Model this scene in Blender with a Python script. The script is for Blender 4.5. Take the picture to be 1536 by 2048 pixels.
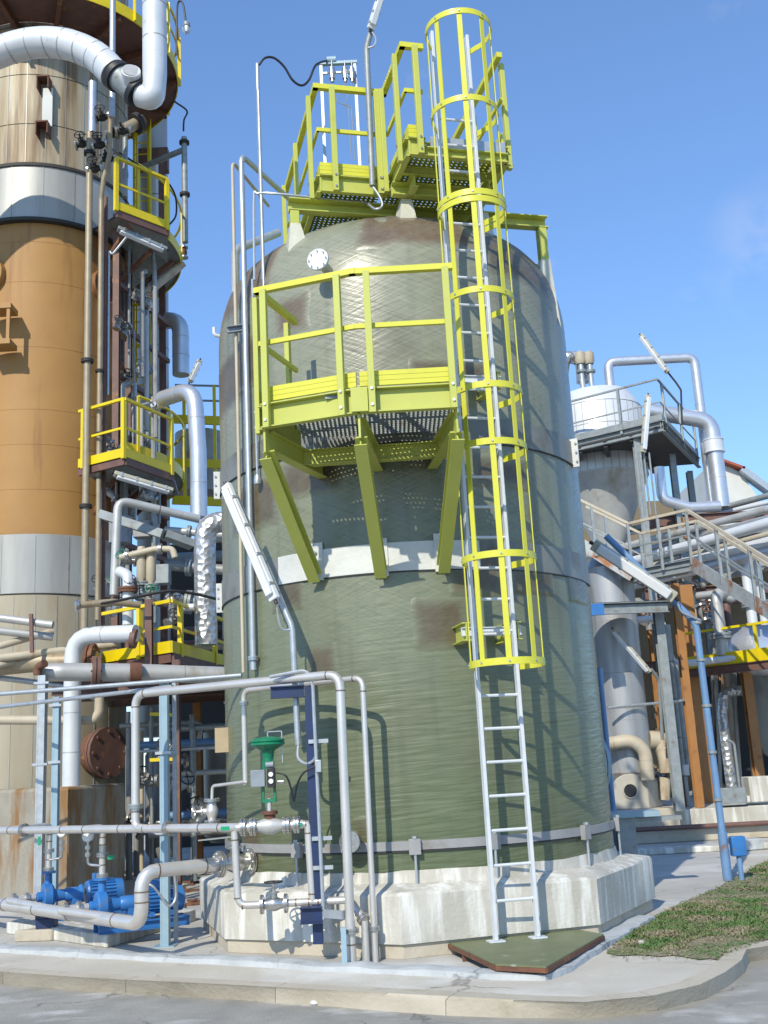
import bpy, bmesh, math, random
from mathutils import Vector, Matrix, Quaternion
for o in list(bpy.data.objects): bpy.data.objects.remove(o)
S = bpy.context.scene
COL = S.collection
R = math.radians
# ------------------------------------------------------------------ camera
FPX = 38/36*2048; PITCH = R(13.2); ROLL = R(3.05); EYE = Vector((0, 0, 1.65))
cf = Vector((0, math.cos(PITCH), math.sin(PITCH)))
_r0 = Vector((1, 0, 0)); _u0 = Vector((0, -math.sin(PITCH), math.cos(PITCH)))
cr = _r0*math.cos(ROLL) - _u0*math.sin(ROLL)
cu = _r0*math.sin(ROLL) + _u0*math.cos(ROLL)
cam_d = bpy.data.cameras.new('camera'); cam = bpy.data.objects.new('camera', cam_d); COL.objects.link(cam)
cam_d.lens = 38; cam_d.sensor_width = 36; cam_d.sensor_fit = 'AUTO'; cam_d.clip_end = 3000; cam_d.clip_start = 0.05
m = Matrix.Identity(4)
for i in range(3):
    m[i][0] = cr[i]; m[i][1] = cu[i]; m[i][2] = -cf[i]; m[i][3] = EYE[i]
cam.matrix_world = m
S.camera = cam
# ------------------------------------------------------------------ sky, sun, exposure
SUN_AZ, SUN_EL = R(21), R(37)       # sun behind the camera, to its left
w = bpy.data.worlds.new('World'); S.world = w; w.use_nodes = True
nt = w.node_tree; nt.nodes.clear()
def wn(t): return nt.nodes.new(t)
sky = wn('ShaderNodeTexSky'); sky.sky_type = 'NISHITA'; sky.sun_disc = False
sky.sun_elevation = SUN_EL; sky.sun_rotation = math.pi + SUN_AZ
sky.air_density = 1.0; sky.dust_density = 0.15; sky.ozone_density = 1.8
bgn = wn('ShaderNodeBackground'); bgn.inputs[1].default_value = 0.15
wo = wn('ShaderNodeOutputWorld')
tcw = wn('ShaderNodeTexCoord'); mpw = wn('ShaderNodeMapping'); mpw.inputs['Scale'].default_value = (2.6, 2.6, 5.5)
mpw.inputs['Location'].default_value = (0.35, 0.0, 0.62)
nz = wn('ShaderNodeTexNoise'); nz.inputs['Scale'].default_value = 1.0; nz.inputs['Detail'].default_value = 9; nz.inputs['Roughness'].default_value = 0.62
rmp = wn('ShaderNodeValToRGB'); rmp.color_ramp.elements[0].position = 0.60; rmp.color_ramp.elements[1].position = 0.86
rmp.color_ramp.elements[1].color = (0.55, 0.55, 0.55, 1)
mxw = wn('ShaderNodeMixRGB'); mxw.inputs[2].default_value = (4.4, 3.5, 2.7, 1)
L = nt.links.new
L(tcw.outputs['Generated'], mpw.inputs[0]); L(mpw.outputs[0], nz.inputs['Vector']); L(nz.outputs[0], rmp.inputs[0])
dcl = cf + cr*((1560-768)/FPX) - cu*((500-1024)/FPX); dcl.normalize()
dv = wn('ShaderNodeVectorMath'); dv.operation = 'DISTANCE'; dv.inputs[1].default_value = dcl; L(tcw.outputs['Generated'], dv.inputs[0])
dm = wn('ShaderNodeMapRange'); dm.interpolation_type = 'SMOOTHSTEP'
for i_, v_ in enumerate((.0, .075, .62, 0.0)): dm.inputs[i_+1].default_value = v_
L(dv.outputs['Value'], dm.inputs[0])
nz2 = wn('ShaderNodeTexNoise'); nz2.inputs['Scale'].default_value = 16; nz2.inputs['Detail'].default_value = 7; L(tcw.outputs['Generated'], nz2.inputs['Vector'])
nr2 = wn('ShaderNodeMapRange'); nr2.inputs[1].default_value = .42; nr2.inputs[2].default_value = .72; L(nz2.outputs[0], nr2.inputs[0])
mlt = wn('ShaderNodeMath'); mlt.operation = 'MULTIPLY'; L(dm.outputs[0], mlt.inputs[0]); L(nr2.outputs[0], mlt.inputs[1])
mxx_ = wn('ShaderNodeMath'); mxx_.operation = 'MAXIMUM'; L(rmp.outputs[0], mxx_.inputs[0]); L(mlt.outputs[0], mxx_.inputs[1]); L(mxx_.outputs[0], mxw.inputs[0]); gm = wn('ShaderNodeGamma'); gm.inputs[1].default_value = .8; L(sky.outputs[0], gm.inputs[0]); L(gm.outputs[0], mxw.inputs[1]); tint = wn('ShaderNodeMixRGB'); tint.blend_type = 'MULTIPLY'; tint.inputs[0].default_value = 1; tint.inputs[2].default_value = (.97, 1.29, 1.72, 1)
L(mxw.outputs[0], tint.inputs[1]); L(tint.outputs[0], bgn.inputs[0]); L(bgn.outputs[0], wo.inputs[0])
sd = bpy.data.lights.new('sun', 'SUN'); sd.energy = 3.7; sd.angle = R(0.53); sd.color = (1.0, 0.93, 0.78)
so = bpy.data.objects.new('sun', sd); COL.objects.link(so); so.location = (-10, -25, 30)
SDIR = Vector((math.sin(SUN_AZ)*math.cos(SUN_EL), math.cos(SUN_AZ)*math.cos(SUN_EL), -math.sin(SUN_EL)))
so.rotation_euler = SDIR.to_track_quat('-Z', 'Y').to_euler()
S.view_settings.view_transform = 'Standard'; S.view_settings.look = 'None'
S.view_settings.exposure = 0.28; S.view_settings.gamma = 1.0
S.render.engine = 'CYCLES'
S.cycles.max_bounces = 6
# ------------------------------------------------------------------ pixel helpers (photo is 1536 x 2048)
def ray(x, y): return cf + cr*((x-768)/FPX) - cu*((y-1024)/FPX)
def V(x, y, Y):
    d = ray(x, y); return EYE + d*(Y/d.y)
def G(x, y, z=0.0):
    d = ray(x, y); return EYE + d*((z-EYE.z)/d.z)
TC = Vector((0.2, 12.5, 0)); TR = 2.106
def CY(x, y, rad=TR):
    d = ray(x, y); o = EYE-TC
    a = d.x*d.x+d.y*d.y; b = o.x*d.x+o.y*d.y; c = o.x*o.x+o.y*o.y-rad*rad
    t = (-b-math.sqrt(max(0, b*b-a*c)))/a
    return EYE+d*t
def RP(px, Y): return px*Y/FPX        # pixel size -> metres at depth Y
# ------------------------------------------------------------------ materials
MATS = {}
def mat(name, col, col2=None, scale=3.0, rough=0.6, metal=0.0, bump=0.0, bscale=None, stretch=(1, 1, 1), thr=(0.35, 0.7),
        spec=0.5, col3=None, thr3=(0.58, 0.7), scale3=1.0, stretch3=(1, 1, 1), rvar=0.0, coat=0.0):
    mt = bpy.data.materials.new(name); mt.use_nodes = True; t = mt.node_tree; n = t.nodes; l = t.links.new
    b = n['Principled BSDF']
    b.inputs['Roughness'].default_value = rough; b.inputs['Metallic'].default_value = metal
    b.inputs['Specular IOR Level'].default_value = spec
    b.inputs['Coat Weight'].default_value = coat; b.inputs['Coat Roughness'].default_value = 0.15
    if col2 is None: col2 = tuple(c*0.8 for c in col)
    g = n.new('ShaderNodeNewGeometry')
    def noise(sc, st, det=6):
        mp = n.new('ShaderNodeMapping'); mp.inputs['Scale'].default_value = st
        l(g.outputs['Position'], mp.inputs[0])
        z = n.new('ShaderNodeTexNoise'); z.inputs['Scale'].default_value = sc; z.inputs['Detail'].default_value = det
        z.inputs['Roughness'].default_value = 0.6
        l(mp.outputs[0], z.inputs['Vector']); return z
    def ramp(src, a, bb):
        r = n.new('ShaderNodeMapRange'); r.inputs[1].default_value = a; r.inputs[2].default_value = bb; l(src, r.inputs[0]); return r.outputs[0]
    z = noise(scale, stretch); f = ramp(z.outputs[0], *thr)
    mx = n.new('ShaderNodeMixRGB'); mx.inputs[1].default_value = (*col, 1); mx.inputs[2].default_value = (*col2, 1); l(f, mx.inputs[0])
    out = mx.outputs[0]
    if col3:
        z3 = noise(scale3, stretch3, 8); f3 = ramp(z3.outputs[0], *thr3)
        m3 = n.new('ShaderNodeMixRGB'); m3.inputs[2].default_value = (*col3, 1); l(f3, m3.inputs[0]); l(out, m3.inputs[1]); out = m3.outputs[0]
    l(out, b.inputs['Base Color'])
    if rvar:
        zr = noise(scale*4, (1, 1, 1)); mr = n.new('ShaderNodeMapRange'); mr.inputs[1].default_value = .3; mr.inputs[2].default_value = .7
        mr.inputs[3].default_value = max(.05, rough-rvar); mr.inputs[4].default_value = min(1, rough+rvar)
        l(zr.outputs[0], mr.inputs[0]); l(mr.outputs[0], b.inputs['Roughness'])
    if bump:
        zb = noise(bscale or scale*6, (1, 1, 1), 5); bn = n.new('ShaderNodeBump'); bn.inputs['Strength'].default_value = bump; bn.inputs['Distance'].default_value = 0.02
        l(zb.outputs[0], bn.inputs['Height']); l(bn.outputs[0], b.inputs['Normal'])
    MATS[name] = mt; return mt
def frp_mat():
    mt = bpy.data.materials.new('frp'); mt.use_nodes = True; t = mt.node_tree; n = t.nodes; l = t.links.new; b = n['Principled BSDF']
    g = n.new('ShaderNodeNewGeometry'); s = n.new('ShaderNodeVectorMath'); s.operation = 'SUBTRACT'; s.inputs[1].default_value = TC
    l(g.outputs['Position'], s.inputs[0]); sp = n.new('ShaderNodeSeparateXYZ'); l(s.outputs[0], sp.inputs[0])
    at = n.new('ShaderNodeMath'); at.operation = 'ARCTAN2'; l(sp.outputs[0], at.inputs[0])
    ng = n.new('ShaderNodeMath'); ng.operation = 'MULTIPLY'; ng.inputs[1].default_value = -1; l(sp.outputs[1], ng.inputs[0]); l(ng.outputs[0], at.inputs[1])
    mu = n.new('ShaderNodeMath'); mu.operation = 'MULTIPLY'; mu.inputs[1].default_value = TR; l(at.outputs[0], mu.inputs[0])
    cb = n.new('ShaderNodeCombineXYZ'); l(mu.outputs[0], cb.inputs[0]); l(sp.outputs[2], cb.inputs[1])
    def streak(rot, sx, sy, det=4):
        mp = n.new('ShaderNodeMapping'); mp.vector_type = 'TEXTURE'; mp.inputs['Rotation'].default_value = (0, 0, rot); mp.inputs['Scale'].default_value = (1/sx, 1/sy, 1)
        l(cb.outputs[0], mp.inputs[0]); z = n.new('ShaderNodeTexNoise'); z.inputs['Scale'].default_value = 1; z.inputs['Detail'].default_value = det
        l(mp.outputs[0], z.inputs['Vector']); return z.outputs[0]
    def mth(op, a, bb):
        k = n.new('ShaderNodeMath'); k.operation = op
        for i, q in enumerate((a, bb)):
            if isinstance(q, (int, float)): k.inputs[i].default_value = q
            else: l(q, k.inputs[i])
        return k.outputs[0]
    def rng(v, a, bb, c=0., d=1.):
        k = n.new('ShaderNodeMapRange'); l(v, k.inputs[0])
        for i, q in enumerate((a, bb, c, d)): k.inputs[i+1].default_value = q
        return k.outputs[0]
    s1 = streak(R(24), 2.4, 34); s2 = streak(R(-24), 2.4, 34); s3 = streak(R(3), 2.2, 36); cloud = streak(0.3, .9, .55, 6); run = streak(0, 6, .35, 5)
    up = rng(sp.outputs[2], 2.2, 3.6)
    diag = mth('ADD', mth('MULTIPLY', s1, .5), mth('MULTIPLY', s2, .5))
    k = n.new('ShaderNodeMix'); l(up, k.inputs[0]); l(s3, k.inputs[2]); l(diag, k.inputs[3]); st = k.outputs[0]
    def mix(f, a, bb):
        q = n.new('ShaderNodeMixRGB')
        l(f, q.inputs[0])
        for i, c in ((1, a), (2, bb)):
            if isinstance(c, tuple): q.inputs[i].default_value = (*c, 1)
            else: l(c, q.inputs[i])
        return q.outputs[0]
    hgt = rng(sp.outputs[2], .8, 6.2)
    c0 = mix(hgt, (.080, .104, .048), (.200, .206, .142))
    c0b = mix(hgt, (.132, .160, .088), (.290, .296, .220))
    c1 = mix(rng(st, .3, .7), c0, c0b)
    c2 = mix(rng(cloud, .5, .72, 0, .6), c1, (.105, .092, .052))
    c3 = mix(rng(run, .52, .75, 0, .4), c2, (.060, .066, .038))
    def attr(nm):
        a = n.new('ShaderNodeAttribute'); a.attribute_name = nm; return a.outputs['Fac']
    pn = streak(.2, 2.5, 3.5, 6)
    brown = mix(rng(pn, .35, .65), (.110, .082, .048), (.080, .052, .026)); redc = mix(rng(pn, .35, .65), (.150, .105, .070), (.105, .052, .034))
    c4 = mix(mth('MULTIPLY', attr('blend'), .88), c3, brown); c5 = mix(mth('MULTIPLY', attr('red'), .85), c4, redc)
    c3 = c5
    l(c3, b.inputs['Base Color'])
    l(rng(st, .38, .62, .24, .42), b.inputs['Roughness'])
    b.inputs['Specular IOR Level'].default_value = .5
    b.inputs['Coat Weight'].default_value = .0; b.inputs['Coat Roughness'].default_value = .25
    bn = n.new('ShaderNodeBump'); bn.inputs['Strength'].default_value = .5; bn.inputs['Distance'].default_value = .011
    l(mth('ADD', st, mth('MULTIPLY', cloud, 1.6)), bn.inputs['Height']); l(bn.outputs[0], b.inputs['Normal']); l(bn.outputs[0], b.inputs['Coat Normal'])
    MATS['frp'] = mt
frp_mat()
mat('frp_brown', (.092, .068, .040), (.105, .092, .055), 2.2, .36, bump=.25, bscale=16, rvar=.1, coat=.1, col3=(.095, .105, .062), thr3=(.5, .62), scale3=2.6)
mat('frp_red', (.115, .066, .042), (.13, .11, .07), 2.6, .24, bump=.2, bscale=14, coat=.3, col3=(.12, .125, .078), thr3=(.52, .66), scale3=2.4)
mat('frp_pad', (.62, .62, .52), (.5, .47, .36), 4, .3, bump=.2)
mat('laminate_white', (.62, .63, .60), (.50, .51, .48), 3, .45, bump=.25, bscale=20)
mat('laminate_grey', (.20, .205, .18), (.15, .155, .125), 2.5, .4, bump=.25, bscale=18, col3=(.11, .09, .055), thr3=(.5, .65), scale3=1.6)
mat('band_grey', (.30, .30, .30), (.24, .24, .235), 5, .45, bump=.1, col3=(.18, .13, .08), scale3=2)
mat('gasket', (.03, .03, .03), None, 5, .6)
mat('yellow_grp', (.48, .50, .105), (.45, .47, .095), 3, .42, spec=.4, col3=(.42, .43, .08), thr3=(.6, .75), scale3=5)
mat('yellow_rail', (.62, .60, .055), (.58, .56, .05), 3, .4, spec=.4, col3=(.52, .50, .06), thr3=(.6, .75), scale3=5)
mat('yellow_paint', (.72, .56, .0), (.64, .48, .01), 4, .4, col3=(.35, .18, .03), thr3=(.66, .74), scale3=6)
mat('galv', (.48, .51, .53), (.38, .41, .43), 14, .42, .55, rvar=.1)
mat('galv_weathered', (.30, .33, .33), (.22, .24, .24), 8, .55, .3, col3=(.20, .12, .07), thr3=(.62, .75), scale3=4)
mat('ladder_white', (.62, .65, .68), (.54, .57, .60), 8, .4)
mat('stainless', (.66, .63, .59), (.58, .55, .51), 5, .36, .55, rvar=.06)
mat('flange_steel', (.55, .54, .52), (.40, .39, .37), 18, .28, .85)
mat('weld', (.26, .19, .13), (.18, .13, .1), 30, .4, .6)
mat('aluminium', (.62, .64, .67), (.52, .54, .58), 3, .36, .65, rvar=.08, bump=.05, bscale=5)
mat('alu_dull', (.50, .50, .48), (.40, .40, .38), 3, .5, .35, col3=(.30, .25, .18), thr3=(.56, .74), scale3=2, stretch3=(1, 1, .3))
mat('pipe_white', (.66, .68, .70), (.58, .60, .62), 2, .4, .15, col3=(.45, .42, .36), thr3=(.64, .8), scale3=3)
mat('pipe_beige', (.50, .44, .33), (.42, .36, .26), 3, .55, col3=(.25, .14, .07), thr3=(.56, .72), scale3=3, stretch3=(1, 1, .25))
mat('pipe_tan', (.36, .30, .20), (.28, .23, .15), 5, .5, .2, col3=(.22, .11, .05), thr3=(.55, .7), scale3=3, stretch3=(1, 1, .2))
mat('pipe_grey', (.30, .30, .29), (.22, .22, .21), 4, .5, .2, col3=(.18, .10, .06), thr3=(.58, .72), scale3=3)
mat('orange_clad', (.385, .205, .056), (.345, .178, .048), 1.5, .6, col3=(.17, .068, .022), thr3=(.54, .70), scale3=1.3, stretch3=(1.4, 1.4, .12))
mat('dirty_clad', (.42, .37, .27), (.27, .19, .09), 1.6, .55, .1, stretch=(2.6, 2.6, .13), thr=(.4, .6), col3=(.15, .095, .045), thr3=(.46, .66), scale3=1.6, stretch3=(2.8, 2.8, .2))
mat('grey_clad', (.40, .40, .37), (.31, .31, .29), 1.4, .45, .25, stretch=(2.2, 2.2, .3), col3=(.24, .22, .17), thr3=(.60, .76), scale3=2, stretch3=(2.5, 2.5, .2))
mat('beige_clad', (.40, .365, .28), (.31, .265, .18), .9, .55, .1, stretch=(1.6, 1.6, .25), col3=(.30, .20, .10), thr3=(.54, .72), scale3=1.3, stretch3=(1.8, 1.8, .18))
mat('dark_steel', (.07, .07, .068), (.05, .05, .048), 3, .7)
mat('black_joint', (.035, .033, .03), None, 5, .7)
mat('rust', (.17, .07, .035), (.10, .045, .03), 8, .75, bump=.2, col3=(.30, .13, .05), scale3=5)
mat('brown_steel', (.16, .085, .065), (.12, .06, .05), 4, .6, col3=(.26, .12, .05), thr3=(.58, .7), scale3=5)
mat('orange_steel', (.36, .165, .045), (.30, .13, .035), 3, .55, col3=(.18, .07, .03), thr3=(.6, .72), scale3=3)
mat('concrete', (.49, .47, .41), (.38, .36, .30), 2.2, .85, bump=.35, bscale=24, col3=(.66, .65, .60), thr3=(.48, .62), scale3=2.6, stretch3=(2.6, 2.6, .28))
mat('concrete_warm', (.50, .45, .36), (.42, .37, .28), 1.6, .9, bump=.35, bscale=22, col3=(.36, .31, .23), thr3=(.55, .7), scale3=2.8)
mat('concrete_old', (.35, .32, .26), (.25, .225, .17), 1.6, .9, bump=.6, bscale=14, col3=(.25, .135, .05), thr3=(.47, .62), scale3=1.3, stretch3=(1.6, 1.6, .5))
mat('pavement', (.55, .51, .43), (.46, .42, .345), 1.1, .9, bump=.3, bscale=30, col3=(.64, .62, .56), thr3=(.52, .68), scale3=.7)
mat('yard', (.47, .455, .415), (.38, .365, .33), 1.3, .9, bump=.35, bscale=26, col3=(.56, .55, .52), thr3=(.52, .66), scale3=.8)
mat('mortar', (.47, .49, .49), (.36, .38, .38), 3.5, .85, bump=.6, bscale=14, col3=(.22, .23, .23), thr3=(.62, .72), scale3=5)
mat('asphalt', (.35, .335, .295), (.25, .24, .21), 2.2, .9, bump=.5, bscale=60, col3=(.50, .49, .46), thr3=(.56, .68), scale3=1.8, stretch3=(.6, 1, 1))
mat('ground_dark', (.17, .165, .15), (.13, .125, .115), .4, .9)
mat('soil', (.30, .25, .17), (.22, .19, .11), 3, .95, bump=.6, bscale=20, col3=(.15, .18, .07), thr3=(.48, .6), scale3=3)
mat('blue_paint', (.03, .17, .46), (.025, .13, .36), 6, .42, coat=.1, col3=(.10, .14, .20), thr3=(.58, .72), scale3=9)
mat('navy', (.009, .028, .105), (.014, .024, .06), 5, .45)
mat('strut_blue', (.30, .42, .49), (.25, .36, .42), 5, .45, .1)
mat('post_blue', (.15, .28, .48), (.12, .22, .38), 4, .5, col3=(.22, .10, .05), thr3=(.62, .70), scale3=4)
mat('green_paint', (.0, .19, .085), (.005, .14, .065), 8, .4, coat=.15, col3=(.05, .16, .10), thr3=(.6, .7), scale3=10)
mat('tag_green', (.0, .32, .14), None, 5, .5)
mat('box_grey', (.25, .28, .31), None, 8, .45)
mat('black', (.018, .018, .02), None, 5, .5)
mat('cream', (.47, .45, .35), (.40, .38, .28), 5, .5)
mat('lamp_white', (.72, .74, .76), (.64, .66, .68), 5, .3)
mat('beige_cover', (.46, .43, .36), (.40, .37, .30), 4, .6)
mat('wall_white', (.62, .62, .58), (.54, .54, .50), 1.5, .8)
mat('wall_brown', (.21, .165, .10), (.16, .125, .075), 1.0, .85)
mat('roof_red', (.36, .09, .05), (.28, .07, .04), 3, .8)
mat('shade_black', (.035, .033, .03), (.025, .023, .02), 1.0, .8)  # near-black stands in for the deep shade inside the plant
mat('frp_plate', (.17, .19, .095), (.14, .155, .075), 6, .55, bump=.3, bscale=40, col3=(.30, .32, .22), thr3=(.64, .72), scale3=7)
mat('cable', (.012, .012, .013), None, 5, .5)
mat('white_plastic', (.75, .75, .74), None, 5, .4)
mat('ivory_tag', (.42, .33, .2), None, 5, .5)
def cracks(name, scale, width, col):
    mt = MATS[name]; n = mt.node_tree.nodes; l = mt.node_tree.links.new; b = n['Principled BSDF']
    g = n.new('ShaderNodeNewGeometry'); z = n.new('ShaderNodeTexNoise'); z.inputs['Scale'].default_value = 2.5; z.inputs['Detail'].default_value = 4; l(g.outputs['Position'], z.inputs['Vector'])
    ad = n.new('ShaderNodeMixRGB'); ad.blend_type = 'ADD'; ad.inputs[0].default_value = .55; l(g.outputs['Position'], ad.inputs[1]); l(z.outputs['Color'], ad.inputs[2])
    v = n.new('ShaderNodeTexVoronoi'); v.feature = 'DISTANCE_TO_EDGE'; v.inputs['Scale'].default_value = scale; l(ad.outputs[0], v.inputs['Vector'])
    r = n.new('ShaderNodeMapRange'); r.inputs[1].default_value = 0; r.inputs[2].default_value = width; r.inputs[3].default_value = .75; r.inputs[4].default_value = 0; l(v.outputs[0], r.inputs[0])
    mk = n.new('ShaderNodeMath'); mk.operation = 'MULTIPLY'; z2 = n.new('ShaderNodeTexNoise'); z2.inputs['Scale'].default_value = .9; l(g.outputs['Position'], z2.inputs['Vector'])
    r2 = n.new('ShaderNodeMapRange'); r2.inputs[1].default_value = .48; r2.inputs[2].default_value = .6; l(z2.outputs[0], r2.inputs[0]); l(r.outputs[0], mk.inputs[0]); l(r2.outputs[0], mk.inputs[1])
    m_ = n.new('ShaderNodeMixRGB'); src = b.inputs['Base Color'].links[0].from_socket; l(mk.outputs[0], m_.inputs[0]); l(src, m_.inputs[1]); m_.inputs[2].default_value = (*col, 1); l(m_.outputs[0], b.inputs['Base Color'])
cracks('pavement', .55, .012, (.16, .14, .11)); cracks('asphalt', .8, .014, (.10, .10, .09)); cracks('yard', .6, .01, (.18, .17, .15)); cracks('mortar', 2.2, .05, (.12, .13, .13))
def foil():
    mt = mat('foil', (.60, .60, .59), (.42, .41, .40), 9, .42, .8)
    n = mt.node_tree.nodes; l = mt.node_tree.links.new
    g = n.new('ShaderNodeNewGeometry'); vz = n.new('ShaderNodeTexVoronoi'); vz.inputs['Scale'].default_value = 11
    l(g.outputs['Position'], vz.inputs['Vector']); bn = n.new('ShaderNodeBump'); bn.inputs['Strength'].default_value = .8; bn.inputs['Distance'].default_value = .035
    l(vz.outputs[0], bn.inputs['Height']); l(bn.outputs[0], n['Principled BSDF'].inputs['Normal'])
foil()
def grass_mat():
    mt = bpy.data.materials.new('grass'); mt.use_nodes = True; t = mt.node_tree; n = t.nodes; l = t.links.new; b = n['Principled BSDF']
    g = n.new('ShaderNodeNewGeometry'); z = n.new('ShaderNodeTexNoise'); z.inputs['Scale'].default_value = 2.6; z.inputs['Detail'].default_value = 9
    l(g.outputs['Position'], z.inputs['Vector'])
    r = n.new('ShaderNodeValToRGB'); e = r.color_ramp.elements
    e[0].position = .38; e[0].color = (.10, .20, .045, 1); e[1].position = .60; e[1].color = (.32, .27, .16, 1)
    e2 = r.color_ramp.elements.new(.49); e2.color = (.17, .21, .07, 1)
    l(z.outputs[0], r.inputs[0]); l(r.outputs[0], b.inputs['Base Color']); b.inputs['Roughness'].default_value = .6
    MATS['grass'] = mt
grass_mat()
# ------------------------------------------------------------------ mesh helpers
WL = {}   # world location of every object built
def frame(d, up=Vector((0, 0, 1))):
    d = d.normalized()
    if abs(d.dot(up)) > 0.999: up = Vector((0, 1, 0))
    s = d.cross(up).normalized(); u = s.cross(d).normalized()
    return s, u
class MB:
    def __init__(s): s.v = []; s.f = []
    def add(s, vs, fs):
        b = len(s.v); s.v += [Vector(q) for q in vs]; s.f += [tuple(i+b for i in f) for f in fs]; return s
    def box(s, c, sz, rz=0.0):
        c = Vector(c); x, y, z = (q/2 for q in sz); ca, sa = math.cos(rz), math.sin(rz)
        vs = []
        for dz in (-z, z):
            for dx, dy in ((-x, -y), (x, -y), (x, y), (-x, y)): vs.append(c+Vector((dx*ca-dy*sa, dx*sa+dy*ca, dz)))
        return s.add(vs, [(3, 2, 1, 0), (4, 5, 6, 7), (0, 1, 5, 4), (1, 2, 6, 5), (2, 3, 7, 6), (3, 0, 4, 7)])
    def bar(s, a, b, wd, ht, up=Vector((0, 0, 1)), off=(0, 0)):
        a = Vector(a); b = Vector(b); sx, u = frame(b-a, Vector(up)); o = sx*off[0]+u*off[1]
        vs = [p+o+sx*i*wd/2+u*j*ht/2 for p in (a, b) for i, j in ((-1, -1), (1, -1), (1, 1), (-1, 1))]
        return s.add(vs, [(0, 1, 2, 3), (7, 6, 5, 4), (4, 5, 1, 0), (5, 6, 2, 1), (6, 7, 3, 2), (7, 4, 0, 3)])
    def ibeam(s, a, b, h, wd, t=.012, up=Vector((0, 0, 1)), channel=False):
        s.bar(a, b, wd, t, up, (0, h/2-t/2)); s.bar(a, b, wd, t, up, (0, -h/2+t/2))
        s.bar(a, b, t, h-2*t-.002, up, ((-wd/2+t/2+.001) if channel else 0, 0)); return s
    def prism(s, poly, z0, z1):
        n = len(poly)
        ar = sum(poly[i][0]*poly[(i+1) % n][1]-poly[(i+1) % n][0]*poly[i][1] for i in range(n))
        if ar < 0: poly = poly[::-1]
        vs = [(p[0], p[1], z0) for p in poly]+[(p[0], p[1], z1) for p in poly]
        return s.add(vs, [tuple(range(n))[::-1], tuple(range(n, 2*n))]+[(i, (i+1) % n, n+(i+1) % n, n+i) for i in range(n)])
    def cyl(s, a, b, r0, r1=None, n=12, caps=True):
        a = Vector(a); b = Vector(b); r1 = r0 if r1 is None else r1; sx, u = frame(b-a)
        vs = [p+(sx*math.cos(2*math.pi*i/n)+u*math.sin(2*math.pi*i/n))*rr for p, rr in ((a, r0), (b, r1)) for i in range(n)]
        fs = [(i, n+i, n+(i+1) % n, (i+1) % n) for i in range(n)]
        if caps: fs += [tuple(range(n)), tuple(range(2*n-1, n-1, -1))]
        return s.add(vs, fs)
    def lathe(s, o, prof, n=48, axis=Vector((0, 0, 1)), a0=0., a1=2*math.pi):
        o = Vector(o); axis = Vector(axis).normalized(); sx, u = frame(axis, Vector((0, 1, 0)) if abs(axis.z) > .9 else Vector((0, 0, 1)))
        full = abs(a1-a0-2*math.pi) < 1e-6; k = n if full else n+1
        vs = []
        for r, h in prof:
            for i in range(k):
                a = a0+(a1-a0)*i/n; vs.append(o+axis*h+(sx*math.cos(a)+u*math.sin(a))*r)
        fs = []
        for j in range(len(prof)-1):
            for i in range(n):
                i2 = (i+1) % k; fs.append((j*k+i, (j+1)*k+i, (j+1)*k+i2, j*k+i2))
        return s.add(vs, fs)
    def tube(s, pts, r, n=12, bend=None, seg=5, caps=True, smooth=False):
        P = [Vector(p) for p in pts]
        if smooth:
            Q = []
            for i in range(len(P)-1):
                p0 = P[max(0, i-1)]; p1 = P[i]; p2 = P[i+1]; p3 = P[min(len(P)-1, i+2)]
                for j in range(6):
                    t = j/6; Q.append(.5*((2*p1)+(p2-p0)*t+(2*p0-5*p1+4*p2-p3)*t*t+(3*p1-p0-3*p2+p3)*t**3))
            P = Q+[P[-1]]
        else:
            bend = 2.2*r if bend is None else bend; Q = [P[0]]
            for i in range(1, len(P)-1):
                a = (P[i-1]-P[i]); b = (P[i+1]-P[i]); la, lb = a.length, b.length; a.normalize(); b.normalize()
                ang = a.angle(b)
                if ang > 3.08 or bend <= 0: Q.append(P[i]); continue
                d = min(bend/math.tan(ang/2), la*.48, lb*.48); p0 = P[i]+a*d; p1 = P[i]+b*d
                for j in range(seg+1):
                    t = j/seg; Q.append(p0*(1-t)**2+P[i]*2*t*(1-t)*.98+(p0+p1)*.5*2*t*(1-t)*.02+p1*t*t)
            Q.append(P[-1]); P = Q
        vs = []; d0 = (P[1]-P[0]).normalized(); sx, u = frame(d0)
        for i, p in enumerate(P):
            d = ((P[min(i+1, len(P)-1)]-P[i]).normalized()+(P[i]-P[max(i-1, 0)]).normalized())
            d = d.normalized() if d.length > 1e-6 else d0
            q = d0.rotation_difference(d); sx = q @ sx; u = q @ u; d0 = d
            vs += [p+(sx*math.cos(2*math.pi*k/n)+u*math.sin(2*math.pi*k/n))*r for k in range(n)]
        m_ = len(P); fs = [(j*n+i, (j+1)*n+i, (j+1)*n+(i+1) % n, j*n+(i+1) % n) for j in range(m_-1) for i in range(n)]
        if caps: fs += [tuple(range(n)), tuple(range(m_*n-1, (m_-1)*n-1, -1))]
        return s.add(vs, fs)
    def build(s, name, mt, parent=None, label=None, cat=None, group=None, kind=None, smooth=True, bevel=0, loc=None):
        mn = Vector([min(q[i] for q in s.v) for i in range(3)]); mxx = Vector([max(q[i] for q in s.v) for i in range(3)])
        o3 = Vector(loc) if loc is not None else Vector(((mn.x+mxx.x)/2, (mn.y+mxx.y)/2, mn.z))
        me = bpy.data.meshes.new(name); me.from_pydata([q-o3 for q in s.v], [], s.f); me.validate(); me.update()
        bm = bmesh.new(); bm.from_mesh(me); bmesh.ops.recalc_face_normals(bm, faces=bm.faces); bm.to_mesh(me); bm.free()
        me.materials.append(MATS[mt])
        if smooth:
            me.shade_smooth(); me.set_sharp_from_angle(angle=R(38))
        ob = bpy.data.objects.new(name, me); COL.objects.link(ob)
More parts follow.
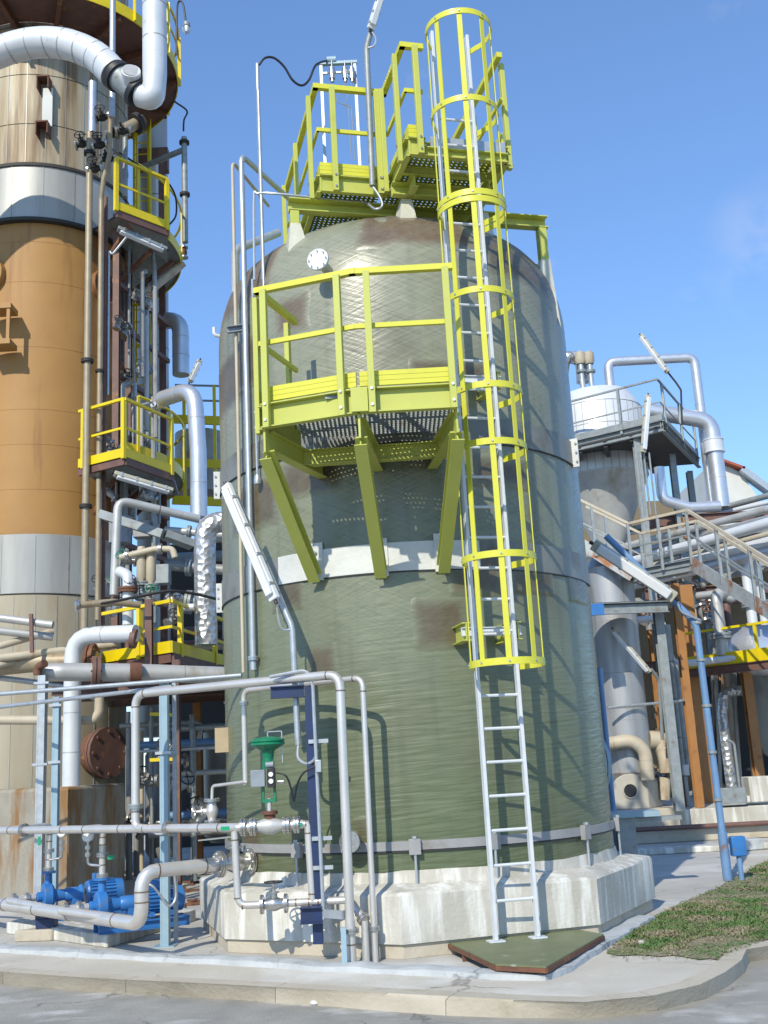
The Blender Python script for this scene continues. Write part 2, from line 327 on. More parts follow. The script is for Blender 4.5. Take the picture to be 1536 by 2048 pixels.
        if bevel:
            b = ob.modifiers.new('bevel', 'BEVEL'); b.width = bevel; b.segments = 2; b.limit_method = 'ANGLE'
        WL[ob.name] = o3
        if parent: ob.parent = parent; ob.location = o3-WL[parent.name]
        else: ob.location = o3
        if label: ob['label'] = label
        if cat: ob['category'] = cat
        if group: ob['group'] = group
        if kind: ob['kind'] = kind
        return ob
def thing(name, label, cat, loc, group=None):
    o = bpy.data.objects.new(name, None); COL.objects.link(o); o.empty_display_size = .1
    o.location = loc; WL[o.name] = Vector(loc); o['label'] = label; o['category'] = cat
    if group: o['group'] = group
    return o
def struct(name, mb, mt, **k): return mb.build(name, mt, kind='structure', **k)
# ---- common kit
def flange(parent, p, ax, r, t=.03, mt='flange_steel', pair=True, name='flange'):
    p = Vector(p); ax = Vector(ax).normalized(); b = MB()
    if pair:
        b.cyl(p-ax*t, p-ax*t*.12, r, n=18); b.cyl(p+ax*t*.12, p+ax*t, r, n=18); b.cyl(p-ax*t*.12, p+ax*t*.12, r*.75, n=14)
    else: b.cyl(p-ax*t/2, p+ax*t/2, r, n=20)
    sx, u = frame(ax)
    for i in range(8):
        a = 2*math.pi*i/8; c = p+(sx*math.cos(a)+u*math.sin(a))*r*.82; b.cyl(c-ax*t*1.35, c+ax*t*1.35, r*.07, n=6)
    return b.build(name, mt, parent)
def pipe(name, label, pts, r, mt, cat='pipe', flanges=(), welds=(), bend=None, group=None, n=14, seg=5, bands=0, band_mt=None, base=None, fl_mt='flange_steel', smooth=False, mesh_name='run'):
    """a run of pipe through 3-D points, with flange / weld / cladding-joint parts at given (segment, t)"""
    pts = [Vector(p) for p in pts]
    lo = min(pts, key=lambda q: q.z)
    if not flanges and not welds and not bands:
        o = MB().tube(pts, r, n, bend, seg, smooth=smooth).build(name, mt, label=label, cat=cat, group=group); return o
    root = thing(name, label, cat, lo, group)
    MB().tube(pts, r, n, bend, seg, smooth=smooth).build(mesh_name, mt, root)
    def at(i, t): return pts[i].lerp(pts[i+1], t), (pts[i+1]-pts[i]).normalized()
    for i, t in flanges:
        p, d = at(i, t); flange(root, p, d, r*1.75, max(.018, r*.45), fl_mt)
    for i, t in welds:
        p, d = at(i, t); MB().cyl(p-d*.006, p+d*.006, r*1.06, n=n).build('weld', 'weld', root)
    if bands:
        for i in range(len(pts)-1):
            ln = (pts[i+1]-pts[i]).length; k = int(ln/bands)
            for j in range(1, k+1):
                t = j/(k+1); p, d = at(i, t); MB().cyl(p-d*r*.05, p+d*r*.05, r*1.025, n=n+4).build('cladding_joint', band_mt or mt, root)
    return root
def lamp(name, label, a, b, wd, mt='cream', group=None, down=Vector((0, -.4, -1)), arm=None):
    a = Vector(a); b = Vector(b); root = thing(name, label, 'lamp', a if a.z < b.z else b, group); d = (b-a).normalized()
    MB().bar(a, b, wd, wd*.6, down).build('housing', mt, root, bevel=wd*.1)
    MB().bar(a+d*wd*.5, b-d*wd*.5, wd*.8, wd*.35, down, (0, wd*.45)).build('diffuser', 'lamp_white', root, bevel=wd*.1)
    for t in (.12, .37, .62, .87):
        p = a.lerp(b, t); MB().bar(p-d*wd*.12, p+d*wd*.12, wd*1.12, wd*.75, down, (0, wd*.05)).build('clip', 'galv', root)
    for p, s in ((a, -1), (b, 1)): MB().cyl(p, p+d*s*wd*.35, wd*.16, n=8).build('cable_gland', 'black', root)
    if arm: MB().tube(arm[0], arm[1], 10, bend=arm[1]*5).build('arm', 'galv', root)
    return root
def valve(name, label, p, ax, r, mt='stainless', wheel=True, up=Vector((0, 0, 1)), group=None, cat='valve', wheel_mt='black'):
    p = Vector(p); ax = Vector(ax).normalized(); up = Vector(up); root = thing(name, label, cat, p-Vector((0, 0, r)), group)
    MB().lathe(p, [(r*.9, -2.2*r), (r, -1.2*r), (r*1.35, -.4*r), (r*1.35, .4*r), (r, 1.2*r), (r*.9, 2.2*r)], 16, ax).build('body', mt, root)
    for s in (-1, 1): flange(root, p+ax*s*2.3*r, ax, r*1.8, r*.3)
    MB().cyl(p+up*r, p+up*r*2.0, r*.7, n=12).cyl(p+up*r*2.0, p+up*r*2.2, r*1.1, n=14).cyl(p+up*r*2.2, p+up*r*4.0, r*.32, n=10).build('bonnet', mt, root)
    if wheel:
        hp = p+up*r*4.0; sx, u = frame(up); b = MB(); rr = r*1.7
        ring = [hp+(sx*math.cos(2*math.pi*i/20)+u*math.sin(2*math.pi*i/20))*rr for i in range(21)]
        b.tube(ring, r*.17, 6, bend=0, caps=False)
        for i in range(4): b.cyl(hp, ring[i*5], r*.13, n=6)
        b.cyl(hp-up*r*.2, hp+up*r*.25, r*.3, n=8); b.build('handwheel', wheel_mt, root)
    return root
def rails(root, pts, h, mt, post=.045, posts=None, mid=True, toe=0.0, rail=.05, closed=False, name_post='post', zoff=0.0, post_down=0.0, midh=.5):
    """pts: deck-level polyline; each post and each length of rail is its own part"""
    pts = [Vector(p) for p in pts]; z = Vector((0, 0, 1))
    for i in range(len(pts)-1):
        a, b = pts[i], pts[i+1]; d = (b-a).normalized()
        MB().bar(a+z*h-d*rail*.0, b+z*h, rail, rail*.9).build('top_rail', mt, root)
        if mid: MB().bar(a+z*h*midh, b+z*h*midh, rail*.45, rail*.75).build('mid_rail', mt, root)
        if toe: MB().bar(a+z*(toe/2+.012), b+z*(toe/2+.012), .014, toe).build('toe_board', mt, root)
    if posts is None: posts = [(i, 0.) for i in range(len(pts)-1)]+[(len(pts)-2, 1.)]
    for i, t in posts:
        p = pts[i].lerp(pts[i+1], t); d = (pts[i+1]-pts[i]).normalized()
        MB().bar(p-z*post_down, p+z*(h-rail*.45-.002), post, post, d).build(name_post, mt, root)
def deck(root, poly, z, t, mt='galv_weathered', name='deck'):
    return MB().prism([(p[0], p[1]) for p in poly], z-t, z).build(name, mt, root)
def caged_ladder(name, label, pl, pr, z0, z1, out, hoops, mts, rung=.3, rail=(.03, .06), cage_r=.36, straps=5, strap_z=None, grp=None, rmt=None):
    """pl, pr: xy of the two rails; out: unit xy pointing away from the wall"""
    pl = Vector((pl[0], pl[1], 0)); pr = Vector((pr[0], pr[1], 0)); z = Vector((0, 0, 1)); out = Vector((out[0], out[1], 0)).normalized()
    root = thing(name, label, 'ladder', (pl+pr)/2+z*z0, grp); d = (pr-pl).normalized()
    for p in (pl, pr): MB().bar(p+z*z0, p+z*z1, rail[0], rail[1], out).build('stile', mts[0], root)
    return root, d
Z = Vector((0, 0, 1))
from mathutils import noise as mnoise
# ------------------------------------------------------------------ ground, road, pavement, kerb
def sheet(pts, z, name, mt):
    b = MB(); vs = [(p[0], p[1], z) for p in pts]; b.add(vs, [tuple(range(len(vs)))])
    me = b.build(name, mt, kind='structure', smooth=False)
    return me
def grid_sheet(x0, x1, y0, y1, z, nx, ny, name, mt, amp=0):
    b = MB(); rnd = random.Random(3)
    vs = [(x0+(x1-x0)*i/nx, y0+(y1-y0)*j/ny, z+rnd.uniform(-amp, amp)) for j in range(ny+1) for i in range(nx+1)]
    b.add(vs, [(j*(nx+1)+i, j*(nx+1)+i+1, (j+1)*(nx+1)+i+1, (j+1)*(nx+1)+i) for j in range(ny) for i in range(nx)])
    return b.build(name, mt, kind='structure')
KZ = -.12
grid_sheet(-900, 900, -300, 1500, KZ-.02, 4, 4, 'ground', 'ground_dark')
grid_sheet(-60, 60, -25, 16, KZ, 4, 4, 'road', 'asphalt')
Tpx = [(0, 1944), (186, 1958), (372, 1966), (520, 1974), (700, 1984), (860, 1992), (1000, 2000), (1100, 2006), (1180, 2006), (1242, 2000), (1300, 1994), (1355, 1984), (1400, 1971), (1440, 1952), (1468, 1935), (1483, 1922), (1494, 1898)]
Bpx = [(0, 1966), (186, 1983), (372, 1991), (520, 2003), (700, 2016), (860, 2028), (1000, 2036), (1100, 2040), (1180, 2036), (1259, 2026), (1320, 2016), (1384, 2000), (1425, 1985), (1455, 1966), (1480, 1945), (1494, 1926), (1508, 1900)]
T3 = [G(x, y, 0.0) for x, y in Tpx]; B3 = [G(x, y, KZ) for x, y in Bpx]
d0 = (T3[0]-T3[2]).normalized(); T3 = [T3[0]+d0*40]+T3; B3 = [B3[0]+d0*40]+B3
def _cut(b):           # keep the kerb foot a sensible distance outside the top edge
    out = []
    for t, q in zip(T3, b):
        d = Vector((q.x-t.x, q.y-t.y, 0)); L_ = max(.05, min(.16, d.length)); d = d.normalized() if d.length > 1e-4 else Vector((0, -1, 0))
        out.append(Vector((t.x+d.x*L_, t.y+d.y*L_, KZ)))
    return out
B3 = _cut(B3)
e = Vector((1, .42, 0)).normalized()
T3 += [T3[-1]+e*4, T3[-1]+e*45]; B3 += [T3[-2]+Vector((.05, -.12, KZ)), T3[-1]+Vector((.05, -.12, KZ))]
inn = []
for i, p in enumerate(T3):
    a = T3[max(0, i-1)]; b = T3[min(len(T3)-1, i+1)]; d = (b-a); d.z = 0; d.normalize(); inn.append(p+Vector((-d.y, d.x, 0))*.17)
# pavement lies inside the kerb; kerb stones one by one along it
poly = [(p.x, p.y) for p in inn]+[(50, 30), (30, 24), (-30, 24)]
b_ = MB(); b_.add([(x, y, -.004) for x, y in poly], [tuple(range(len(poly)))]); pav = struct('pavement', b_, 'pavement', smooth=False)
kroot = None
kb = thing('kerb', 'pale rounded concrete kerb edging the pavement along the asphalt road', 'kerb', T3[1])
rk = random.Random(5)
def lerp_line(line, s):
    i = min(len(line)-2, int(s)); return line[i].lerp(line[i+1], s-i)
# resample by length
def resample(lines, step):
    acc = [0]
    for i in range(len(lines[0])-1): acc.append(acc[-1]+(lines[0][i+1]-lines[0][i]).length)
    tot = acc[-1]; n = int(tot/step); out = []
    for k in range(n+1):
        L_ = tot*k/n; i = max(j for j in range(len(acc)-1) if acc[j] <= L_+1e-9); t = (L_-acc[i])/(acc[i+1]-acc[i]); out.append([l[i].lerp(l[i+1], t) for l in lines])
    return out
rs = resample([T3, B3, inn], .5)
stone = None
k0 = next(i for i, q in enumerate(rs) if q[0].x > -9); k1 = max(i for i, q in enumerate(rs) if q[0].x < 9)
def kerb_seg(lo, hi, gap):
    b = MB(); rows = rs[lo:hi+1]
    sect = []
    for q in rows:
        t, f, n_ = q; o = (f-t); o.z = 0; o.normalize()
        sect.append([n_+Z*-.06, n_+Z*.006, t+Z*.006, t+o*.03-Z*.018, Vector((f.x, f.y, KZ-.01))])
    if gap:
        d = (rows[1][0]-rows[0][0]).normalized()*gap; sect[0] = [p+d for p in sect[0]]; sect[-1] = [p-d for p in sect[-1]]
    m_ = 5; vs = [p for s_ in sect for p in s_]
    fs = [(j*m_+i, j*m_+i+1, (j+1)*m_+i+1, (j+1)*m_+i) for j in range(len(sect)-1) for i in range(m_-1)]+[tuple(range(m_)), tuple(range(len(vs)-1, len(vs)-m_-1, -1))]
    b.add(vs, fs); return b
i = k0
while i < k1:
    j = min(k1, i+3); kerb_seg(i, j, .0025).build('kerb_stone', 'concrete_warm', kb); i = j
kerb_seg(0, k0, 0).build('kerb_run', 'concrete_warm', kb); kerb_seg(k1, len(rs)-1, 0).build('kerb_run', 'concrete_warm', kb)
# yard floor around the tank (inside the low mortar bund)
bund_px = [(-160, 1890), (0, 1900), (160, 1910), (330, 1919), (520, 1929), (700, 1939), (880, 1948), (1000, 1954), (1092, 1957), (1165, 1912), (1225, 1878), (1290, 1840)]
bund = [G(x, y, .0) for x, y in bund_px]
bund = [bund[0]+(bund[0]-bund[3]).normalized()*14]+bund
yard = [(p.x, p.y) for p in bund]+[(bund[-1].x+2.0, bund[-1].y+3.2), (7, 24), (7, 36), (-18, 36), (-18, bund[0].y)]
b_ = MB(); b_.add([(x, y, .002) for x, y in yard], [tuple(range(len(yard)))]); struct('yard_floor', b_, 'yard', smooth=False)
rb = random.Random(9)
b_ = MB(); rs2 = resample([bund], .16); m_ = 6; vs = []
for k, (p,) in enumerate(rs2):
    a = rs2[max(0, k-1)][0]; c = rs2[min(len(rs2)-1, k+1)][0]; d = (c-a); d.z = 0; d.normalize(); n_ = Vector((-d.y, d.x, 0)); q = rb.uniform
    wv = .10+q(-.015, .02); h = .05+q(-.012, .012)
    vs += [p-n_*wv+Z*-.02, p-n_*(wv-.01+q(-.01, .01))+Z*h*.75, p-n_*.03+Z*h, p+n_*.05+Z*(h+q(-.006, .006)), p+n_*(wv+.02)+Z*h*.7, p+n_*(wv+.03)+Z*-.02]
b_.add(vs, [(j*m_+i, j*m_+i+1, (j+1)*m_+i+1, (j+1)*m_+i) for j in range(len(rs2)-1) for i in range(m_-1)])
b_.build('bund_edging', 'mortar', label='rough grey mortar edging strip running round the tank yard', cat='edging')
# lawn
lawn_px = [(1212, 1905), (1228, 1893), (1262, 1866), (1300, 1842), (1375, 1802), (1430, 1778), (1475, 1755), (1536, 1722), (1700, 1640)]
lawn_front = [(1700, 1800), (1536, 1880), (1480, 1903), (1440, 1920), (1400, 1918), (1340, 1912), (1290, 1912), (1240, 1912)]
lp = [G(x, y, 0.0) for x, y in lawn_px]+[G(x, y, 0.0) for x, y in lawn_front]
rj_ = random.Random(21); edge = []
for i in range(len(lp)):
    a, c = lp[i], lp[(i+1) % len(lp)]; k = max(1, min(60, int((c-a).length/.07)))
    for j in range(k):
        q_ = a.lerp(c, j/k); edge.append((q_.x+rj_.gauss(0, .022), q_.y+rj_.gauss(0, .03)))
b_ = MB(); b_.add([(x, y, .005) for x, y in edge], [tuple(range(len(edge)))]); struct('lawn_soil', b_, 'soil', smooth=False)
def inside(x, y, pl):
    c = False; j = len(pl)-1
    for i in range(len(pl)):
        if (pl[i].y > y) != (pl[j].y > y) and x < (pl[j].x-pl[i].x)*(y-pl[i].y)/(pl[j].y-pl[i].y)+pl[i].x: c = not c
        j = i
    return c
rg = random.Random(11); vs = []; fs = []
xs = [p.x for p in lp]; ys = [p.y for p in lp]; xm = min(max(xs), 11); ym = min(max(ys), 21)
cnt = 0
while cnt < 56000:
    x = rg.uniform(min(xs), xm); y = rg.uniform(min(ys), ym)
    if rg.random() > min(1, (11.5/y)**1.6): continue
    ed = rg.gauss(0, .07)
    if not inside(x+ed, y+ed, lp): continue
    nn = mnoise.noise(Vector((x*1.1, y*1.1, 2.3)))
    cnt += 1
    if nn < -.08 and rg.random() < .7: continue
    h = rg.uniform(.008, .030)*(1.0+1.3*max(0, nn)); a = rg.uniform(0, 6.28); ln = rg.uniform(.6, 2.6)*h; wd = rg.uniform(.0025, .005)*(1+y/22)
    dx, dy = math.cos(a), math.sin(a); k = len(vs)
    vs += [Vector((x-dy*wd, y+dx*wd, .008)), Vector((x+dy*wd, y-dx*wd, .008)), Vector((x+dx*ln*.45+dy*wd*.7, y+dy*ln*.45-dx*wd*.7, h*.7)), Vector((x+dx*ln*.45-dy*wd*.7, y+dy*ln*.45+dx*wd*.7, h*.7)), Vector((x+dx*ln, y+dy*ln, h))]
    fs += [(k, k+1, k+2, k+3), (k+3, k+2, k+4)]
gb = MB(); gb.v = vs; gb.f = fs
me = bpy.data.meshes.new('grass'); me.from_pydata(vs, [], fs); me.materials.append(MATS['grass'])
go = bpy.data.objects.new('grass', me); COL.objects.link(go); go['kind'] = 'stuff'; go['label'] = 'short patchy lawn grass beside the concrete path'; go['category'] = 'grass'
# small stones and litter
MB().lathe(V(632, 2008, 8.05)*1.0, [(0.001, 0), (.035, .005), (.045, .02), (.03, .045), (.001, .055)], 9).build('stone', 'wall_white', label='small white stone lying in the road beside the kerb', cat='stone', loc=None) if False else None
p = G(630, 2010, KZ)
MB().lathe(p, [(.001, 0), (.032, .002), (.042, .016), (.028, .036), (.001, .042)], 9).build('stone', 'wall_white', label='small white stone lying on the road by the kerb', cat='stone')
p = G(1283, 1890, .0)
MB().lathe(p+Z*.01, [(.001, 0), (.026, .002), (.03, .016), (.02, .03), (.001, .034)], 8).build('stone', 'concrete', label='small pale stone lying in the grass near the yard corner', cat='stone')

# ------------------------------------------------------------------ tank plinth
OR = 2.50; OA = [R(-95.5+45*i) for i in range(8)]
def octa(r): return [(TC.x+r*math.cos(a), TC.y+r*math.sin(a)) for a in OA]
pl = thing('tank_plinth', 'octagonal pale concrete plinth with water streaks under the green tank', 'plinth', (TC.x, TC.y, 0))
MB().prism(octa(OR-.035), 0.0, .125).build('footing', 'concrete_warm', pl, bevel=.008)
b_ = MB(); o0 = octa(OR); n = 8; sub = 8
ring = []
for i in range(8):
    for k in range(sub):
        t = k/sub; ring.append((o0[i][0]*(1-t)+o0[(i+1) % 8][0]*t, o0[i][1]*(1-t)+o0[(i+1) % 8][1]*t))
rr = random.Random(2); N = len(ring); vs = []
def rad_to(p, r): d = Vector((p[0]-TC.x, p[1]-TC.y, 0)).normalized(); return (TC.x+d.x*r, TC.y+d.y*r)
for kk, (z, r) in enumerate(((.128, None), (.525, None), (.545, -.02), (.60, TR+.03), (.70, TR+.012), (.70, TR-.1))):
    for p in ring:
        if r is None: q = p
        elif r < 0: d = Vector((p[0]-TC.x, p[1]-TC.y, 0)); q = (TC.x+d.x*(1+r/d.length), TC.y+d.y*(1+r/d.length))
        else: q = rad_to(p, r)
        vs.append((q[0], q[1], z+(rr.uniform(-.012, .012) if kk in (2, 3, 4) else 0)))
b_.add(vs, [(j*N+i, (j+1)*N+i, (j+1)*N+(i+1) % N, j*N+(i+1) % N) for j in range(5) for i in range(N)]+[tuple(range(N))[::-1]])
b_.build('block', 'concrete', pl)
# ------------------------------------------------------------------ tank
Z0, ZH, DN = 6.45, 1.40, 2.7
def trad(z):
    if z <= Z0: return TR
    return TR*max(0, 1-((z-Z0)/ZH)**DN)**(1/DN)
tank = thing('storage_tank', 'tall green filament-wound storage tank with domed top and brown laminate patches', 'tank', (TC.x, TC.y, .5))
prof = [(TR, .55)]+[(TR, .55+(Z0-.55)*i/14) for i in range(1, 15)]+[(TR*math.cos(R(a))**(2/DN), Z0+ZH*math.sin(R(a))**(2/DN)) for a in range(3, 90, 3)]+[(.02, Z0+ZH)]
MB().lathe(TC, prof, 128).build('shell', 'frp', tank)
def pang(x, y): p = CY(x, y); return math.atan2(p.y-TC.y, p.x-TC.x), p.z
def tpatch(a0, a1, z0, z1, mt, name='laminate_patch', off=.006, nz=6, jit=0, seed=0, thick=True):
    b = MB(); na = max(10, int(abs(a1-a0)/R(.9))); nz = max(nz, int(abs(z1-z0)/.03)); rj = random.Random(seed); rows = []
    for layer in ((off, 0.001) if False else (off,)):
        for j in range(nz+1):
            for i in range(na+1):
                a = a0+(a1-a0)*i/na; z = z0+(z1-z0)*j/nz; r = trad(z)+layer
                if jit: z += jit*mnoise.noise(Vector((a*9, z*4, seed)))
                if jit: a += 1.5*jit*mnoise.noise(Vector((a*9, z*5, seed+9)))
                if i in (0, na) or j in (0, nz): r = trad(z)-.002
                b.v.append(Vector((TC.x+r*math.cos(a), TC.y+r*math.sin(a), z)))
    w_ = na+1; b.f = [(j*w_+i, j*w_+i+1, (j+1)*w_+i+1, (j+1)*w_+i) for j in range(nz) for i in range(na)]
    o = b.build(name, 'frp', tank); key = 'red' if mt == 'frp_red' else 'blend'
    at = o.data.attributes.new(key, 'FLOAT', 'POINT')
    for j in range(nz+1):
        for i in range(na+1):
            di = min(i, na-i)/max(1, na)*abs(a1-a0)*TR; dj = min(j, nz-j)/nz*abs(z1-z0); d = min(di, dj)
            at.data[j*w_+i].value = max(0, min(1, d/.11))*(.8+.2*rj.random())
    return o
def pxpatch(x0, y0, x1, y1, mt, **k):
    a0, za = pang(x0, y0); a1, zb = pang(x1, y1); return tpatch(a0, a1, min(za, zb), max(za, zb), mt, **k)
# brown overlay patches around the bracket positions
pxpatch(820, 1195, 940, 1300, 'frp_brown', jit=.012, seed=1)
pxpatch(540, 1140, 612, 1220, 'frp_brown', jit=.008, seed=2, off=.009)
pxpatch(462, 985, 560, 1050, 'frp_brown', jit=.008, seed=3)
pxpatch(560, 925, 690, 985, 'frp_brown', jit=.008, seed=4)
pxpatch(940, 905, 1060, 985, 'frp_brown', jit=.008, seed=5, off=.012)
pxpatch(890, 1120, 1010, 1195, 'frp_brown', jit=.008, seed=6, off=.012)
pxpatch(1020, 1120, 1110, 1195, 'frp_brown', jit=.008, seed=7, off=.012)
pxpatch(1130, 1130, 1176, 1215, 'frp_brown', jit=.008, seed=8, off=.012)
pxpatch(548, 600, 622, 660, 'frp_red', jit=.008, seed=9)
pxpatch(468, 690, 540, 760, 'frp_brown', jit=.012, seed=10)
pxpatch(810, 715, 980, 775, 'frp_brown', jit=.012, seed=11)
pxpatch(610, 1290, 680, 1380, 'frp_brown', jit=.012, seed=12)
pxpatch(700, 1630, 745, 1730, 'frp_brown', jit=.008, seed=13)
pxpatch(482, 1640, 530, 1740, 'frp_brown', jit=.008, seed=14)
# red-brown dome areas around the pads
tpatch(R(-100), R(-62), 6.95, 7.66, 'frp_red', jit=.015, seed=20, nz=10)
tpatch(R(-60), R(-20), 6.7, 7.5, 'frp_brown', jit=.015, seed=21, nz=10, off=.005)
tpatch(R(-160), R(-128), 6.7, 7.5, 'frp_red', jit=.015, seed=22, nz=10)
tpatch(R(-175), R(-140), 5.6, 6.3, 'frp_brown', jit=.008, seed=23, off=.004)
# clamp bands
def band(z0, z1, a0, a1, mt, name, off=.02):
    b = MB(); na = int(abs(a1-a0)/R(3)); vs = []
    pr = [(TR-.003, z0), (TR+off, z0), (TR+off, z1), (TR-.003, z1)]
    for i in range(na+1):
        a = a0+(a1-a0)*i/na
        vs += [Vector((TC.x+r*math.cos(a), TC.y+r*math.sin(a), z)) for r, z in pr]
    b.v = vs; b.f = [(j*4+i, j*4+(i+1) % 4, (j+1)*4+(i+1) % 4, (j+1)*4+i) for j in range(na) for i in range(4)]+[(0, 1, 2, 3), (len(vs)-1, len(vs)-2, len(vs)-3, len(vs)-4)]
    return b.build(name, mt, tank)
band(.885, .965, 0, 2*math.pi, 'band_grey', 'hold_down_ring', .028)
band(.868, .884, 0, 2*math.pi, 'gasket', 'gasket', .022)
band(3.49, 3.775, R(-128), R(-70), 'laminate_white', 'clamp_band', .016)
band(3.49, 3.775, R(-176), R(-128.1), 'laminate_grey', 'clamp_band', .014)
band(3.49, 3.775, R(-69.9), R(-14), 'laminate_grey', 'clamp_band', .014)
band(3.478, 3.489, R(-176), R(-14), 'gasket', 'gasket', .018)
band(4.80, 5.07, R(-172), R(-24), 'laminate_grey', 'clamp_band', .014)
band(4.788, 4.799, R(-172), R(-24), 'gasket', 'gasket', .018)
for z0, z1, a in ((3.46, 3.80, R(-176)), (4.77, 5.10, R(-24)), (4.77, 5.10, R(-172))):
    d = Vector((math.cos(a), math.sin(a), 0)); tdir = Vector((-d.y, d.x, 0)); p = TC+d*(TR+.03)
    lug = MB().bar(p+Z*z0, p+Z*z1, .03, .11, d).build('band_lug', 'laminate_white', tank, bevel=.004)
    for zz in (z0+.06, (z0+z1)/2, z1-.06):
        q = TC+d*(TR+.065)+Z*zz; MB().cyl(q-tdir*.03, q+tdir*.03, .014, n=6).build('bolt', 'flange_steel', lug)
# hold-down lugs with anchor rods
for px in (985, 1165, 1222, 600, 830, 480):
    a = pang(min(px, 1216), 1690)[0]
    if px == 1222: a = R(-12)
    d = Vector((math.cos(a), math.sin(a), 0)); p = TC+d*(TR+.05)
    lug = MB().bar(p+Z*.845, p+Z*.985, .11, .055, d).build('hold_down_lug', 'band_grey', tank, bevel=.004)
    MB().cyl(p+d*.01+Z*.56, p+d*.01+Z*.9, .013, n=8).build('anchor_rod', 'galv', lug)
    MB().cyl(p+d*.01+Z*.986, p+d*.01+Z*1.01, .026, n=6).build('nut', 'galv', lug)
# nozzle with blind flange near the top
q = CY(655, 540); d = (q-TC); d.z = 0; d.normalize(); ez = Vector((q.x, q.y, q.z))
nz_ = MB().cyl(ez-d*.1, ez+d*.24, .055, n=20).build('nozzle', 'frp_pad', tank)
flange(nz_, ez+d*.26, d, .115, .035, 'lamp_white', pair=False, name='blind_flange')
q = CY(713, 1680); d = (q-TC); d.z = 0; d.normalize()
nz2 = MB().cyl(q-d*.1, q+d*.15, .05, n=16).build('nozzle', 'rust', tank)
flange(nz2, q+d*.17, d, .1, .03, 'flange_steel', pair=True, name='blind_flange')
# manway on the far right side, its rim just showing
a = R(20); d = Vector((math.cos(a), math.sin(a), 0)); q = TC+d*TR+Z*1.55
mw = MB().cyl(q-d*.1, q+d*.12, .28, n=32).build('manway_neck', 'frp', tank)
flange(mw, q+d*.15, d, .36, .05, 'strut_blue', pair=True, name='manway_cover')
# small lifting eye on the dome
q = CY(990, 490, TR*.93)
# vapour pipe elbow at the left of the dome
a = V(470, 580, 12.3); pipe('vent_pipe', 'grey vapour pipe elbow leaving the tank dome beside the tall conduits', [V(471, 640, 12.4), V(470, 500, 12.4), V(556, 466, 12.9)], .055, 'galv', bend=.16)
q = V(428, 655, 12.6); pipe('relief_stub', 'short white stub fitting on the left flank of the green tank', [q, q+Vector((.0, 0, -.1)), q+Vector((.12, .05, -.12))], .022, 'white_plastic', cat='fitting')
MB().box(V(445, 1480, 11.85)+Z*-.0, (.16, .02, .26)).build('notice_board', 'ivory_tag', label='small blank tan board on the left side of the green tank', cat='sign')
# ------------------------------------------------------------------ front service platform
FB, FT = 4.70, 4.93          # fascia bottom / top
YG = 'yellow_grp'; YR = 'yellow_rail'
A = G(522, 858, FB); B = G(718, 827, FB); C_ = G(918, 816, FB)
A.z = B.z = C_.z = 0
A2 = Vector((A.x+.28, A.y+.75, 0)); C2 = Vector((C_.x+.02, C_.y+1.0, 0))
sp = thing('service_platform', 'pale yellow bracketed platform with handrail on the front of the tank', 'platform', (B.x, B.y, FB-1.2))
segs = [(A2, A), (A, B), (B, C_)]
for a, b in segs:
    d = (b-a).normalized(); MB().ibeam(a+d*.012+Z*(FB+FT)/2, b-d*.012+Z*(FB+FT)/2, FT-FB, .07, .012, channel=True).build('fascia', YG, sp)
    # ribbed toe board: three ridges
    tb = MB(); nrm = Vector((-d.y, d.x, 0))
    for k in range(3): tb.bar(a+d*.02+Z*(FT+.055+k*.047)+nrm*.03, b-d*.02+Z*(FT+.055+k*.047)+nrm*.03, .022, .044)
    tb.build('toe_board', YR, sp)
    H = 6.06
    MB().bar(a+Z*H-d*.03, b+Z*H+d*.03, .06, .055).build('top_rail', YR, sp)
    MB().bar(a+Z*5.53+nrm*.01, b+Z*5.53+nrm*.01, .03, .045).build('mid_rail', YR, sp)
# joint plate at the corner
MB().bar(B+Vector((.01, -.04, FB+.005)), B+Vector((.01, -.04, FT)), .15, .02, Vector((0, 1, 0))).build('splice_plate', YG, sp)
for p, d in ((A.lerp(B, .09), B-A), (A.lerp(B, .86), B-A), (B.lerp(C_, .14), C_-B), (B.lerp(C_, .95), C_-B), (A2.lerp(A, .06), A-A2), (A2.lerp(A, .9), A-A2)):
    d = d.normalized(); nrm = Vector((d.y, -d.x, 0))
    ps = MB().bar(p+nrm*.062+Z*(FB-.02), p+nrm*.062+Z*6.03, .062, .05, nrm).build('post', YG, sp, bevel=.004)
    for zz in (FB+.05, FT-.03):
        MB().cyl(p+nrm*.085+Z*zz, p+nrm*.1+Z*zz, .014, n=8).build('bolt', 'white_plastic', ps)
# grating: bearing bars and frame
gp = [A, B, C_, C2, A2]
gb = MB(); x = A.x+.02
def ylo(x):
    for a, b in ((A, B), (B, C_)):
        if a.x <= x <= b.x: return a.y+(b.y-a.y)*(x-a.x)/(b.x-a.x)
    return A.y
def yhi(x):
    r2 = (TR+.04)**2-(x-TC.x)**2; return TC.y-math.sqrt(r2)
while x < C_.x-.02:
    y0 = ylo(x)+.03
    y1 = yhi(x)
    if x < A2.x: y1 = min(y1, A.y+(A2.y-A.y)*(x-A.x)/(A2.x-A.x))
    gb.box((x, (y0+y1)/2, FT-.03), (.012, max(.02, y1-y0), .034)); x += .042
yy = 9.22
while yy < 10.4:
    x0 = A.x+.3 if yy > 9.5 else B.x-.3
    x1 = min(C_.x-.03, TC.x+math.sqrt(max(0, (yy-TC.y)**2-0)) if False else C_.x-.03)
    gb.box(((x0+x1)/2, yy, FT-.031), (x1-x0, .010, .03)); yy += .06
g_ = gb.build('grating', 'galv_weathered', sp, smooth=False); g_['kind'] = 'stuff'
